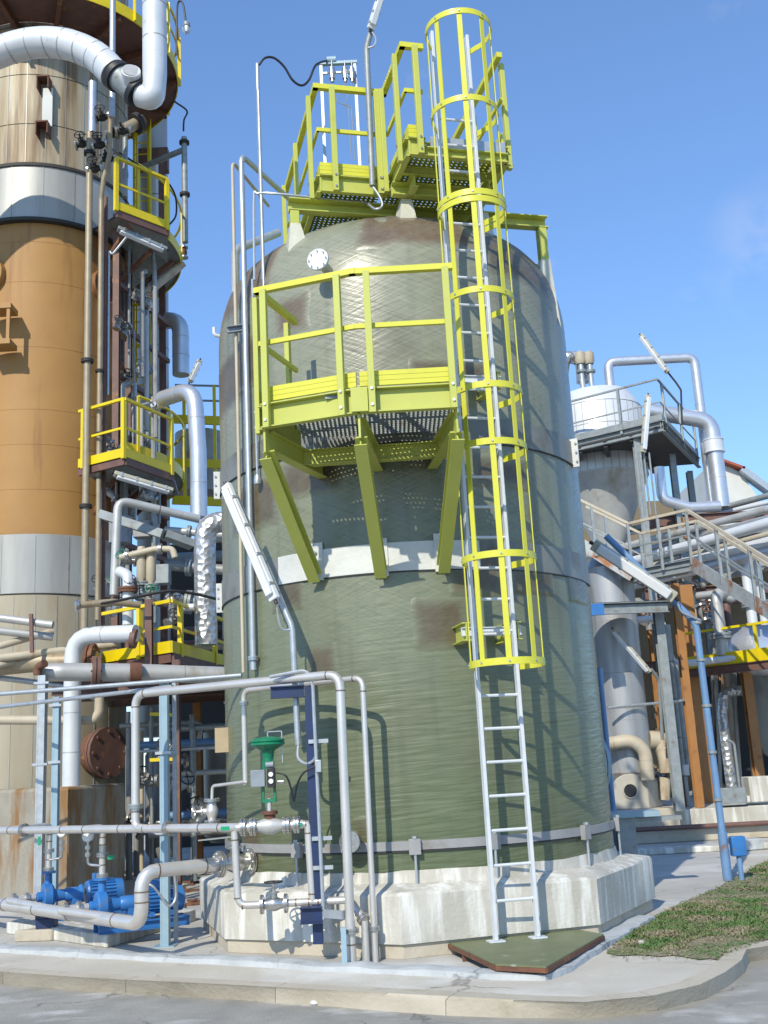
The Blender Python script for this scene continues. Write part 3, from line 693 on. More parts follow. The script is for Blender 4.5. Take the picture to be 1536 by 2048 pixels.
# cantilever beams and diagonal struts
feet = [CY(637, 1158), CY(764, 1150), CY(884, 1140)]
tops = [A.lerp(B, .04), B.copy(), C_.lerp(B, .03)]
for tp, ft in zip(tops, feet):
    t0 = Vector((tp.x, tp.y+.03, FB-.10)); d = (TC-t0); d.z = 0; d.normalize()
    # where the horizontal beam meets the shell
    L_ = (Vector((TC.x, TC.y, 0))-Vector((t0.x, t0.y, 0))).length-TR-.01
    MB().ibeam(t0+d*.07, t0+d*L_, .19, .1, .012).build('cantilever_beam', YG, sp)
    MB().bar(t0+d*.02+Z*.12, t0+d*.02+Z*-.12, .02, .08, d).build('hanger_plate', YG, sp)
    o = (ft-TC); o.z = 0; o.normalize(); f2 = Vector((ft.x, ft.y, ft.z))+o*.06
    MB().ibeam(t0+Z*-.14+d*.02, f2, .13, .115, .013).build('strut', YG, sp)
    pp = MB().bar(Vector((ft.x, ft.y, ft.z))+o*.022+Z*-.02, Vector((ft.x, ft.y, ft.z))+o*.022+Z*.36, .14, .014, o).build('bearing_plate', 'laminate_white', sp)
    for zz in (.06, .16, .26): MB().cyl(Vector((ft.x, ft.y, ft.z))+o*.03+Z*zz, Vector((ft.x, ft.y, ft.z))+o*.06+Z*zz, .014, n=6).build('bolt', 'flange_steel', pp)
# rear edge beam along the shell
MB().ibeam(Vector((A2.x+.02, A2.y-.02, FB-.09)), Vector((C2.x, C2.y-.05, FB-.09)), .16, .08, .012).build('rear_beam', YG, sp)

# ------------------------------------------------------------------ caged ladder
TH = R(14); UU = Vector((math.cos(TH), math.sin(TH), 0)); WW = Vector((-math.sin(TH), math.cos(TH), 0))
def UV(u, v, z=0.0): return Vector((TC.x, TC.y, 0))+UU*u+WW*v+Z*z
LC = Vector((.965, 10.10, 0)); hw = .195
lad = thing('caged_ladder', 'white and yellow caged ladder climbing the front of the green tank', 'ladder', (LC.x, LC.y, .17))
for s in (-1, 1):
    p = LC+UU*s*hw; MB().bar(p+Z*.12, p+Z*(9.22), .032, .07, WW).build('stile', 'ladder_white', lad, bevel=.004)
    MB().box(p+Z*.113, (.14, .12, .012), TH).build('foot_plate', 'ladder_white', lad)
z = .44
while z < 8.2:
    MB().cyl(LC-UU*(hw-.016)+Z*z, LC+UU*(hw-.016)+Z*z, .0145, n=8).build('rung', 'ladder_white', lad); z += .298
CR = .335
cc = LC-WW*.29
a_lo = math.asin(min(1, (hw+.02)/CR))
def hoop_pts(z, r=CR, n=26):
    # from left stile round the climber's back to the right stile
    out = []; a0 = math.pi-(math.pi/2-a_lo)+R(0); 
    for i in range(n+1):
        a = R(-218)+R(256)*i/n       # measured from UU towards WW
        out.append(cc+UU*r*math.cos(a)+WW*r*math.sin(a)+Z*z)
    return out
def hoop(z, hgt, name='cage_hoop', r=CR):
    b = MB(); pi_ = hoop_pts(z, r); po = hoop_pts(z, r+.008)
    for p, q in zip(pi_, po): b.v += [p-Z*hgt/2, q-Z*hgt/2, q+Z*hgt/2, p+Z*hgt/2]
    b.f = [(j*4+i, j*4+(i+1) % 4, (j+1)*4+(i+1) % 4, (j+1)*4+i) for j in range(len(pi_)-1) for i in range(4)]+[(0, 1, 2, 3), tuple(range(len(b.v)-1, len(b.v)-5, -1))]
    # tabs to the stiles
    h = b.build(name, YR, lad)
    for p, s in ((pi_[0], -1), (pi_[-1], 1)):
        MB().bar(p+Z*0, LC+UU*s*(hw+.022)+Z*z, .008, hgt, Z).build('hoop_tab', YR, h)
    return h
hz = []
for py in (1322, 1107, 882, 768, 578, 383, 195, 22):
    f = V(1000-(1322-py)*.075, py, cc.y-CR); hz.append(f.z)
for i, z in enumerate(hz):
    hoop(z, .062)
    if i == 5: hoop(z-.075, .062)
for a in (-192, -150, -106, -62, -14, 20):
    if a == 20: continue
    rr_ = CR-.008
    p = cc+UU*rr_*math.cos(R(a))+WW*rr_*math.sin(R(a)); o = (p-cc).normalized()
    st = MB().bar(p+Z*(hz[0]-.03), p+Z*(hz[-1]+.035), .052, .009, o).build('cage_strap', YR, lad)
    for z in hz: MB().cyl(p+o*.012+Z*z, p+o*.024+Z*z, .010, n=6).build('bolt', 'galv', st)
# stand-off brackets to the shell
for py in (1260, 752):
    z = V(1000, py, LC.y).z
    for s in (-1, 1):
        p = LC+UU*s*(hw+.06)+WW*.03+Z*z; dd = (Vector((TC.x, TC.y, z))-p).normalized(); L_ = (Vector((TC.x, TC.y, z))-p).length-TR
        MB().ibeam(p, p+dd*(L_-.004), .17, .08, .01).build('stand_off', YG, lad)
    MB().ibeam(LC-UU*(hw+.1)+WW*.07+Z*z, LC+UU*(hw+.1)+WW*.07+Z*z, .08, .05, .008).build('cross_bar', 'ladder_white', lad)
# landing plate on rusty legs
lp_px = [(874, 1874), (992, 1928), (1092, 1933), (1207, 1868), (1152, 1858), (1060, 1858), (955, 1868)]
lpz = .105; P8 = [G(x, y, lpz) for x, y in lp_px]
ld = thing('step_plate', 'green plate on rusty angle frame at the foot of the ladder', 'step', (P8[1].x, P8[1].y, 0))
MB().prism([(p.x, p.y) for p in P8], lpz-.012, lpz).build('plate', 'frp_plate', ld)
for i in (0, 1, 2):
    d = (P8[i+1]-P8[i]).normalized(); MB().bar(P8[i]-Z*.030, P8[i+1]-Z*.030, .020, .034).build('edge_angle', 'rust', ld)
for p in (P8[0].lerp(P8[1], .5), P8[0].lerp(P8[1], .95), P8[2].lerp(P8[3], .55), P8[2].lerp(P8[3], .12), P8[0].lerp(P8[6], .8)):
    q = p+Vector((0, .05, 0)); MB().bar(Vector((q.x, q.y, .004)), Vector((q.x, q.y, lpz-.014)), .035, .035, Vector((0, 1, 0))).build('leg', 'rust', ld)

# ------------------------------------------------------------------ roof walkway
DB, DT, RT = 7.88, 8.09, 9.20
rw = thing('roof_walkway', 'pale yellow walkway with handrails and perforated deck over the tank dome', 'platform', UV(0, 0, 7.4))
# landing corner pixels -> walkway axes
uL = -1.10; uM = -.30; vF = -1.42; vB = .85; vL = -2.28; uR = .80
def chan(a, b, h0, h1, name, w=.06, mt=YG):
    return MB().ibeam(a+Z*(h0+h1)/2, b+Z*(h0+h1)/2, h1-h0, w, .012, channel=True).build(name, mt, rw)
# fascia channels
edges = [(UV(uL, vB), UV(uL, vF)), (UV(uL, vF), UV(uM, vF)), (UV(uM, vF), UV(uM, vL)), (UV(uM, vL), UV(uM+.2, vL)), (UV(uR, vL), UV(uR, vB-.7))]
for k, (a, b) in enumerate(edges):
    d = (b-a).normalized(); n_ = Vector((-d.y, d.x, 0)); chan(a+d*.01, b-d*.01, DB, DT, 'fascia')
    tb = MB()
    for j in range(3): tb.bar(a+d*.02+n_*.03+Z*(DT+.055+j*.047), b-d*.02+n_*.03+Z*(DT+.055+j*.047), .022, .044)
    tb.build('toe_board', YR, rw)
    MB().bar(a+Z*RT-d*.03, b+Z*RT+d*.03, .062, .06).build('top_rail', YR, rw)
    MB().bar(a+Z*8.66+n_*.01, b+Z*8.66+n_*.01, .03, .045).build('mid_rail', YR, rw)
chan(UV(uM+.2, vL+.0), UV(uR, vL+.0), DB, DB+.11, 'fascia')
MB().bar(UV(uM+.24, vL-.02, DB+.17), UV(uR-.02, vL-.02, DB+.17), .012, .12).build('gate_plate', 'galv', rw)
for a, b, ts in ((0, 0, (.06, .5, .93)), (1, 0, (.22, .86)), (2, 0, (.12, .85)), (3, 0, (.6,)), (4, 0, (.04, .45, .9))):
    e0, e1 = edges[a]; d = (e1-e0).normalized(); n_ = Vector((d.y, -d.x, 0))
    for t in ts:
        p = e0.lerp(e1, t); ps = MB().bar(p+n_*.06+Z*(DB-.01), p+n_*.06+Z*(RT-.032), .062, .052, n_).build('post', YG, rw, bevel=.004)
        for zz in (DB+.04, DT-.03): MB().cyl(p+n_*.084+Z*zz, p+n_*.098+Z*zz, .013, n=8).build('bolt', 'flange_steel', ps)
# perforated deck: strips with real gaps, so light comes through
def perf(u0, u1, v0, v1, z, name='perforated_deck'):
    b = MB(); s = .055; u = u0
    while u < u1-.01: b.bar(UV(u, v0, z), UV(u, v1, z), .034, .012); u += s
    v = v0+.02
    while v < v1: b.bar(UV(u0, v, z-.009), UV(u1, v, z-.009), .030, .005); v += s
    o = b.build(name, YG, rw, smooth=False); o['kind'] = 'stuff'
perf(uL+.05, uM-.03, vF+.05, vB, DT-.012); perf(uM+.03, uR-.04, vL+.03, vB-.7, DT-.012)
for v in (-1.9, -.9, -.3, .3): MB().ibeam(UV(uL if v > -1.3 else uM, v, DB+.05), UV(uR if v < .2 else uM, v, DB+.05), .09, .05, .008).build('joist', YG, rw)
# carrying beams and legs on the dome
vb1 = -1.22; bu0, bu1 = -1.42, 1.66
MB().ibeam(UV(bu0, vb1, 7.80), UV(bu1, vb1, 7.80), .15, .11, .013, channel=True).build('carrying_beam', YG, rw)
MB().ibeam(UV(-1.42, 1.35, 7.80), UV(1.3, 1.35, 7.80), .15, .11, .013, channel=True).build('carrying_beam', YG, rw)
for u in (uM+.15, uR-.1): MB().ibeam(UV(u, -1.95, 7.80), UV(u, vb1-.06, 7.80), .15, .08, .01).build('joist', YG, rw)
MB().ibeam(UV(uM-.05, -1.72, 7.80), UV(uR+.05, -1.72, 7.80), .15, .09, .012, channel=True).build('carrying_beam', YG, rw)
def dome_z(p):
    r = math.hypot(p.x-TC.x, p.y-TC.y); return Z0+ZH*max(0, 1-(r/TR)**DN)**(1/DN)
def legp(u, v, top):
    p = UV(u, v); dz = dome_z(p)
    MB().bar(p+Z*(dz+.17), p+Z*top, .10, .10, WW).build('leg', YG, rw, bevel=.005)
    k = MB(); q = .075
    k.add([p+UU*i*q*1.3+WW*j*q*1.3+Z*(dome_z(p+UU*i*q*1.3+WW*j*q*1.3)-.01) for i, j in ((-1, -1), (1, -1), (1, 1), (-1, 1))]+[p+UU*i*q*.75+WW*j*q*.75+Z*(dz+.19) for i, j in ((-1, -1), (1, -1), (1, 1), (-1, 1))],
          [(4, 5, 6, 7), (0, 1, 5, 4), (1, 2, 6, 5), (2, 3, 7, 6), (3, 0, 4, 7)])
    k.build('leg_pad', 'frp_pad', rw)
legp(-1.36, vb1, 7.72); legp(1.58, vb1, 7.72); legp(-1.2, 1.35, 7.72); legp(1.1, 1.35, 7.72); legp(uM+.12, -1.62, 7.72); legp(uR-.05, -1.5, 7.72)
# instrument frame on the walkway
ifr = thing('instrument_rack', 'small galvanised frame carrying air valves above the walkway handrail', 'instrument', UV(-.85, vF+.2, DT))
yI = UV(-.7, vF+.75).y
c0 = V(647, 250, yI); c1 = V(716, 258, yI); ztop = V(647, 128, yI).z
for c in (c0, c1): MB().bar(Vector((c.x, c.y, 8.6)), Vector((c.x, c.y, ztop)), .035, .03, Vector((0, 1, 0))).build('upright', 'galv', ifr)
MB().bar(Vector((c0.x-.03, c0.y, ztop)), Vector((c1.x+.03, c1.y, ztop)), .05, .035).build('crossbar', 'strut_blue', ifr)
MB().bar(Vector((c0.x, c0.y, ztop-.13)), Vector((c1.x, c1.y, ztop-.13)), .02, .025).build('crossbar', 'galv', ifr)
for px in (664, 690, 704):
    c = V(px, 145, yI-.05); b_ = MB().cyl(Vector((c.x, c.y, c.z-.09)), Vector((c.x, c.y, c.z+.06)), .035, n=12); b_.cyl(Vector((c.x, c.y, c.z-.13)), Vector((c.x, c.y, c.z-.09)), .022, n=10).cyl(Vector((c.x-.05, c.y, c.z)), Vector((c.x+.05, c.y, c.z)), .018, n=8)
    b_.cyl(Vector((c.x, c.y, c.z+.06)), Vector((c.x, c.y, c.z+.17)), .008, n=6); b_.build('air_valve', 'flange_steel', ifr)
c = V(662, 121, yI); MB().cyl(c+Vector((-.05, 0, 0)), c+Vector((.06, 0, 0)), .05, n=14).build('transmitter', 'strut_blue', ifr)
for pts in (((693, 160), (672, 203), (690, 210), (697, 215), (703, 320)), ((706, 160), (690, 208), (703, 215), (710, 322))):
    MB().tube([V(x, y, yI-.06) for x, y in pts], .006, 6).build('tubing', 'galv_weathered', ifr)
pipe('signal_cable', 'black flexible cable looping from conduit top to instrument frame', [V(518, 130, 11.0), V(530, 116, 11.02), V(548, 116, 11.05), V(568, 133, 11.1), V(585, 160, 11.15), V(603, 171, 11.2), V(618, 160, 11.25), V(632, 130, 11.3), V(655, 121, yI)], .014, 'cable', cat='cable', smooth=True, n=8)
# lamp pole rising from the walkway
yp = UV(uM-.1, vF-.12).y
pipe('lamp_pole', 'grey bent lamp pole clamped to the roof walkway handrail', [V(745, 372, yp), V(733, 95, yp), V(748, 40, yp-.05)], .034, 'galv_weathered', bend=.35, cat='pole', flanges=())
lamp('tube_lamp', 'white tube lamp at the top of the roof walkway pole', V(741, 58, yp-.08), V(768, -30, yp-.2), .085, 'lamp_white')
pipe('lamp_cable', 'thin grey conduit curling at the neck of the roof lamp', [V(743, 62, yp-.06), V(752, 78, yp-.06), V(748, 92, yp-.05), V(735, 96, yp-.02)], .012, 'galv', cat='cable', smooth=True, n=6)
yc = UV(-.9, vb1-.1).y
pipe('beam_conduit', 'slim galvanised conduit fixed along the walkway carrying beam', [V(509, 560, 10.95), V(508, 398, 10.95), V(516, 387, 10.95), V(560, 388, UV(-1.3, vb1-.09).y), V(690, 402, UV(-.6, vb1-.09).y), V(728, 404, UV(-.4, vb1-.1).y), V(750, 418, yp), V(764, 412, yp), V(760, 395, yp), V(746, 374, yp)], .014, 'galv', cat='conduit', smooth=True, n=8)
# ------------------------------------------------------------------ piping in front of the tank
SS = 'stainless'
zA = V(665, 1349, 9.88).z; pA = V(684, 1400, 9.88); pA = Vector((V(690, 1600, 9.88).x, 9.88, 0))
VL = 10.1
zh = V(440, 1657, VL).z
def HZ(px, py): return G(px, py, zh)
hl = HZ(0, 1661); hr = V(480, 1655, VL); hr.z = zh
hd = (hr-hl).normalized()
def on_header(px):
    # the header point seen at column px
    best = None
    for i in range(400):
        p = hl.lerp(hr, -1+i*.0075); v = p-EYE; k = v.dot(cf); x = 768+FPX*v.dot(cr)/k
        if best is None or abs(x-px) < best[0]: best = (abs(x-px), p)
    return best[1]
rise = on_header(272)
hA = Vector((rise.x, rise.y, zA))
pipe('overflow_pipe', 'stainless pipe running level from the riser then down before the tank plinth', [rise+hd*.16, Vector((rise.x, rise.y, zh+.005)), hA, Vector((pA.x, pA.y, zA)), Vector((pA.x, pA.y, .0))], .042, SS, bend=.13,
     flanges=[(1, .16), (3, .885)], welds=[(1, .12), (1, .9), (2, .05), (2, .945), (3, .06), (3, .93)])
p2 = Vector((V(738, 1640, 9.98).x, 9.98, 0)); z2 = V(715, 1356, 9.98).z
s2 = Vector((V(487, 1372, 10.75).x, 10.75, z2))
pipe('drain_pipe', 'slim stainless pipe bending down to the right of the larger overflow pipe', [Vector((s2.x, s2.y, z2-.9)), s2, Vector((p2.x, p2.y, z2)), Vector((p2.x, p2.y, 0))], .027, SS, bend=.09, flanges=[(0, .86), (2, .885)], welds=[(1, .93), (2, .05)])
pipe('sample_line', 'thin stainless line turning left from the slim drain pipe behind the green actuator', [Vector((s2.x, s2.y, z2-.9)), V(494, 1563, 10.7), V(425, 1572, 11.0), V(424, 1600, 11.0)], .016, SS, bend=.04)
valve('drain_valve', 'small stainless valve below the thin line left of the tank', V(424, 1622, 11.0), Z, .045, group=None, up=Vector((-1, 0, 0)), wheel_mt='flange_steel')
# header
root = pipe('discharge_header', 'stainless pump discharge header running level towards the control valve', [hl+(hl-hr).normalized()*3, hl, hr], .040, SS, flanges=[(0, .93), (1, .12), (1, .74)], welds=[(1, .05), (1, .3), (1, .4), (1, .55), (1, .65), (1, .86), (1, .93)])
# control valve
cvx = V(540, 1652, VL); cv = Vector((cvx.x, VL, zh))
cvr = thing('control_valve', 'green diaphragm control valve with grey positioner box on stainless line', 'valve', cv-Z*.1)
MB().lathe(cv, [(.045, -.13), (.05, -.1), (.075, -.03), (.075, .03), (.05, .1), (.045, .13)], 18, (1, 0, 0)).build('body', 'alu_dull', cvr)
for s in (-1, 1):
    flange(cvr, cv+Vector((s*.15, 0, 0)), (1, 0, 0), .078, .026); flange(cvr, cv+Vector((s*.24, 0, 0)), (1, 0, 0), .078, .022)
    MB().cyl(cv+Vector((s*.13, 0, 0)), cv+Vector((s*.30, 0, 0)), .04, n=14).build('spool', SS, cvr)
MB().cyl(cv+Z*.06, cv+Z*.10, .05, n=14).cyl(cv+Z*.10, cv+Z*.13, .072, n=16).build('bonnet_flange', 'rust', cvr)
MB().cyl(cv+Z*.13, cv+Z*.24, .022, n=10).build('stem', SS, cvr)
yk = MB(); yk.bar(cv+Z*.22+Vector((-.06, 0, 0)), cv+Z*.22+Vector((.06, 0, 0)), .05, .03)
for s in (-1, 1): yk.bar(cv+Vector((s*.055, 0, .22)), cv+Vector((s*.04, 0, .58)), .02, .045, Vector((0, 1, 0)))
yk.cyl(cv+Z*.5, cv+Z*.66, .045, .05, n=14); yk.build('yoke', 'green_paint', cvr)
top = MB().lathe(cv, [(.05, .60), (.06, .66), (.13, .70), (.155, .715), (.155, .73), (.145, .735), (.155, .745), (.155, .757), (.12, .775), (.05, .788), (.0, .79)], 28).build('actuator', 'green_paint', cvr)
MB().tube([cv+Z*.79, cv+Z*.83, cv+Vector((.13, 0, .83)), cv+Vector((.13, 0, .55))], .006, 6).build('air_line', 'galv', cvr)
bx_ = MB().box(cv+Vector((-.09, -.05, .42)), (.13, .07, .15)).build('positioner', 'box_grey', cvr, bevel=.006)
MB().box(cv+Vector((.03, -.05, .42)), (.07, .07, .17)).build('gauge_block', 'black', cvr, bevel=.006)
for dz in (.39, .45): MB().cyl(cv+Vector((.03, -.085, dz)), cv+Vector((.03, -.098, dz)), .022, n=14).build('gauge', 'white_plastic', cvr)
MB().cyl(cv+Vector((-.02, -.03, .535)), cv+Vector((.05, -.03, .535)), .03, n=12).build('filter_regulator', 'box_grey', cvr)
MB().cyl(cv+Vector((.085, -.03, .38)), cv+Vector((.14, -.03, .38)), .022, n=10).build('filter_regulator', 'flange_steel', cvr)
# right leg, bypass loop and left leg
xr = V(618, 1720, VL).x; xl = V(470, 1720, VL).x; zb = V(560, 1807, VL).z
e2 = Vector((pA.x+.12, VL-.18, zb))
pipe('valve_outlet', 'stainless elbow dropping from the control valve to the bypass tee', [cv+Vector((.30, 0, 0)), Vector((xr, VL, zh)), Vector((xr+.02, VL, zb))], .034, SS, bend=.1, welds=[(0, .6), (1, .12), (1, .9)])
pipe('bypass_loop', 'stainless bypass loop running low in front of the plinth', [Vector((xl, VL, zh-.03)), Vector((xl+.02, VL, zb)), Vector((xr, VL, zb)), Vector((V(700, 1803, VL).x, VL, zb)), Vector((V(728, 1820, 9.95).x, 9.95, zb-.16)), ], .033, SS, bend=.09, flanges=[(3, .92)], welds=[(0, .12), (0, .9), (1, .06), (1, .8), (1, .98), (2, .2)])
MB().cyl(Vector((V(729, 1835, 9.95).x, 9.95, 0)), Vector((V(729, 1835, 9.95).x, 9.95, zb-.16)), .03, n=12).build('bypass_drop_pipe', SS, label='short stainless leg under the bypass elbow beside the overflow pipe', cat='pipe')
bv = Vector((V(548, 1806, VL).x, VL, zb)); valve('bypass_valve', 'stainless globe valve with black handwheel in the low bypass loop', bv, (1, 0, 0), .046, mt='flange_steel')
for px, nm in ((452, 'left of the control valve'), (597, 'right of the control valve')):
    c = V(px, 1657, VL); MB().box(Vector((c.x, VL-.048, zh+.0)), (.075, .012, .035)).build('line_marker', 'tag_green', label='green line marker tag on the pipe '+nm, cat='tag')
# pipe supports at the foot of the two down pipes
for px, Y, g_ in ((686, 9.78, 'overflow pipe'), (727, 10.0, 'drain pipe')):
    c = V(px, 1840, Y); MB().bar(Vector((c.x, Y, 0)), Vector((c.x, Y, .33)), .045, .045, Vector((0, 1, 0))).build('pipe_support', 'strut_blue', label='short grey channel stanchion beside the foot of the '+g_, cat='support')
c = V(645, 1835, 10.2); pb = MB().bar(Vector((c.x-.06, 10.1, .42)), Vector((c.x+.2, 9.85, .42)), .02, .07).build('pipe_bracket', 'galv', label='galvanised bracket tying the overflow pipe back to the plinth', cat='bracket')
# navy blue column with cross arm
nx = V(628, 1640, 10.12).x; zt = V(612, 1372, 10.12).z
nb = thing('instrument_column', 'navy blue steel column with cross arm standing against the plinth', 'column', (nx, 10.12, .15))
MB().ibeam(Vector((nx, 10.12, .16)), Vector((nx, 10.12, zt)), .09, .085, .01, Vector((0, 1, 0))).build('column', 'navy', nb)
MB().ibeam(Vector((nx-.36, 10.12, zt-.045)), Vector((nx-.05, 10.12, zt-.045)), .11, .08, .01).build('cross_arm', 'navy', nb)
MB().ibeam(Vector((nx-.14, 10.02, zb-.1)), Vector((nx+.05, 10.02, zb-.1)), .14, .1, .01).build('pipe_seat', 'navy', nb)
for zz in (1.9, 1.05, .8): MB().bar(Vector((nx-.02, 10.06, zz)), Vector((nx+.16, 10.06, zz)), .02, .035).build('strut_clip', 'galv', nb)
# conduits and pole beside the column
cx2 = V(640, 1640, 10.02).x; 
pipe('signal_conduit', 'galvanised conduit running up the right side of the navy column', [Vector((cx2, 10.02, .45)), Vector((cx2-.02, 10.02, zt-.02)), Vector((cx2-.06, 10.02, zt+.14)), Vector((cx2-.42, 10.1, zt+.1))], .017, 'galv', cat='conduit', bend=.1, n=8)
jb = V(637, 1532, 9.99); MB().box(jb, (.055, .06, .11)).build('junction_box', 'galv', label='small grey junction box on the conduit beside the navy column', cat='box', bevel=.006)
pipe('valve_cable', 'black cable from the junction box to the control valve positioner', [jb+Vector((-.02, 0, 0)), V(608, 1545, 10.0), V(594, 1570, 10.02), V(588, 1602, 10.03), V(583, 1580, 10.03), V(572, 1552, 10.03), V(552, 1545, 10.05)], .009, 'cable', cat='cable', smooth=True, n=6)
lpx = V(590, 1420, 10.2)
pipe('lamp_pole', 'galvanised lamp pole rising from the navy cross arm and leaning left', [Vector((lpx.x+.02, 10.2, V(592, 1490, 10.2).z)), Vector((lpx.x, 10.2, V(585, 1255, 10.2).z)), V(540, 1150, 10.25), V(468, 985, 10.4)], .03, 'galv', cat='pole', bend=.3)
pipe('flex_conduit', 'short flexible conduit looping under the leaning lamp pole to the column', [Vector((lpx.x+.02, 10.19, V(592, 1490, 10.2).z)), V(596, 1515, 10.15), V(612, 1527, 10.1), V(628, 1520, 10.05), V(634, 1500, 10.02)], .014, 'galv', cat='conduit', smooth=True, n=8)
lamp('tube_lamp', 'long white tube lamp leaning left across the flank of the green tank', V(550, 1200, 10.1), V(452, 970, 10.3), .105, 'lamp_white', down=Vector((-.6, -1, -.3)))
pipe('lamp_cable', 'grey lamp cable curling from the leaning tube lamp to its pole', [V(556, 1207, 10.12), V(555, 1225, 10.14), V(562, 1255, 10.16), V(575, 1260, 10.18), V(584, 1255, 10.19)], .011, 'galv', cat='cable', smooth=True, n=6)
# tall conduits up the left side of the tank
def tall(name, label, x_top, y_top, x_bot, y_bot, Y, r, mt, over=None, cat='pipe', fl=()):
    a = V(x_bot, y_bot, Y); zt_ = V(x_top, y_top, Y).z; pts = [a, Vector((a.x, a.y, zt_))]
    if over: pts.append(Vector((V(over[0], over[1], over[2]).x, over[2], zt_)))
    return pipe(name, label, pts, r, mt, cat=cat, flanges=fl, bend=.1)
tall('vent_riser', 'thin tan riser pipe on the tank left side bending over near the roof walkway', 458, 323, 487, 1345, 11.15, .019, 'pipe_beige', over=(536, 380, 12.2))
tall('vent_riser', 'thick grey riser pipe on the tank left side bending over to the roof walkway', 485, 310, 507, 1340, 11.05, .032, 'galv', over=(596, 380, 12.3), fl=((0, .02),))
tall('instrument_conduit', 'tall galvanised conduit carrying the looping black cable at its top', 519, 128, 549, 1345, 11.0, .022, 'galv', cat='conduit')
tall('instrument_conduit', 'slim galvanised conduit ending below the dome beside the yellow handrail', 527, 180, 557, 1600, 10.95, .016, 'galv', cat='conduit')
c = V(515, 960, 10.93); MB().lathe(c-Z*.05, [(.001, 0), (.035, .005), (.04, .05), (.03, .1), (.001, .11)], 12).build('conduit_box', 'galv', label='round conduit box where the slim conduit passes the platform strut', cat='box')
pipe('instrument_conduit', 'thin galvanised conduit dropping beside the round conduit box', [Vector((c.x, c.y, c.z)), Vector((c.x, c.y, V(509, 560, 10.95).z))], .013, 'galv', cat='conduit', n=8)
a = V(455, 660, 11.1); b = V(512, 642, 11.05); MB().ibeam(a, b+Vector((.12, .12, 0)), .075, .05, .008, channel=True).build('riser_bracket', 'box_grey', label='dark grey channel arm clamping the tall risers to the tank', cat='bracket')
# suction pipe
zs1 = .34; zs2 = .80
L0 = G(0, 1808, zs1); Lr = Vector((V(283, 1775, 10.6).x, 10.6, zs1)); e_ = V(440, 1714, 11.05)
pipe('suction_pipe', 'large stainless suction pipe stepping up from the pumps to the tank nozzle', [L0+(L0-Lr).normalized()*2, L0, Lr, Vector((Lr.x, Lr.y, zs2)), Vector((e_.x, e_.y, zs2))], .066, SS, bend=.16, flanges=[(3, .99)], welds=[(1, .05), (1, .3), (1, .55), (1, .85), (2, .42), (2, .62), (3, .2), (3, .8)], n=20)
sv = Vector((e_.x, e_.y, zs2))+(Vector((e_.x, e_.y, 0))-Vector((Lr.x, Lr.y, 0))).normalized()*.16
valve('suction_valve', 'stainless lever valve between the suction pipe and the tank', sv, (Vector((e_.x, e_.y, 0))-Vector((Lr.x, Lr.y, 0))), .07, mt='flange_steel', wheel=False)
MB().bar(sv+Vector((-.35, -.05, .23)), sv+Vector((.02, -.05, .25)), .03, .014).build('valve_lever', 'flange_steel', label='long steel lever handle above the suction valve', cat='handle')
q = Vector((-1.53, 11.32, zs2)); MB().cyl(sv+Vector((.1, .05, 0)), q+Vector((.1, .15, 0)), .085, n=18).build('tank_nozzle', 'frp_pad', tank)
# ------------------------------------------------------------------ pump plinth, pumps
pp_ = [G(12, 1868), G(215, 1897), G(392, 1842), G(200, 1815)]
pth = MB().prism([(p.x, p.y) for p in pp_], 0.002, .13).build('pump_plinth', 'concrete', label='low concrete plinth carrying the two blue pumps', cat='plinth', bevel=.012)
ax = Vector((math.cos(R(28)), math.sin(R(28)), 0)); sdv = Vector((-ax.y, ax.x, 0))
def pump(label, c, flip=False):
    c = Vector((c.x, c.y, .13)); root = thing('pump', label, 'pump', c, 'blue pumps on the plinth'); h = .27; p = c+Z*h
    b = MB(); bp = c-ax*.08
    for s in (-1, 1): b.ibeam(bp+sdv*s*.11+Z*.045, bp+ax*.95+sdv*s*.11+Z*.045, .085, .05, .01)
    b.bar(bp+Z*.092, bp+ax*.95+Z*.092, .30, .012); b.build('base_frame', 'blue_paint', root)
    MB().lathe(p-ax*.04, [(.03, -.12), (.055, -.10), (.055, -.05), (.13, -.045), (.145, -.03), (.145, .05), (.12, .07), (.07, .10), (.06, .2)], 26, ax).build('volute', 'blue_paint', root)
    MB().cyl(p-ax*.02+Z*.1, p-ax*.02+Z*.25, .045, .04, n=16).cyl(p-ax*.02+Z*.25, p-ax*.02+Z*.275, .08, n=18).build('discharge_nozzle', 'blue_paint', root)
    MB().box(p+Vector((0, 0, -.13))-ax*.02, (.06, .14, .09), R(28)).build('foot', 'blue_paint', root)
    MB().lathe(p+ax*.16, [(.06, 0), (.075, .02), (.075, .16), (.10, .18), (.10, .2)], 18, ax).build('bearing_housing', 'blue_paint', root)
    MB().box(p+ax*.29-Z*.1, (.1, .12, .12), R(28)).build('foot', 'blue_paint', root)
    m0 = p+ax*.40
    mo = MB().lathe(m0, [(.02, 0), (.12, .005), (.13, .03), (.118, .035), (.118, .33), (.13, .335), (.13, .36), (.125, .42), (.09, .44), (.001, .445)], 28, ax).build('motor', 'blue_paint', root)
    for i in range(22):
        a_ = 2*math.pi*i/22; s_, u_ = frame(ax); o = s_*math.cos(a_)+u_*math.sin(a_)
        MB().bar(m0+ax*.04+o*.126, m0+ax*.33+o*.126, .006, .022, o).build('cooling_fin', 'blue_paint', mo)
    MB().box(m0+ax*.15+Z*.16, (.13, .12, .09), R(28)).build('terminal_box', 'blue_paint', root, bevel=.006)
    for t in (.08, .3): MB().box(m0+ax*t-Z*.13, (.05, .2, .05), R(28)).build('foot', 'blue_paint', root)
    for s in (-1, 1): MB().cyl(c+ax*.3+sdv*s*.13+Z*.02, c+ax*.3+sdv*s*.13+Z*.06, .014, n=6).build('bolt', 'flange_steel', root)
    return p
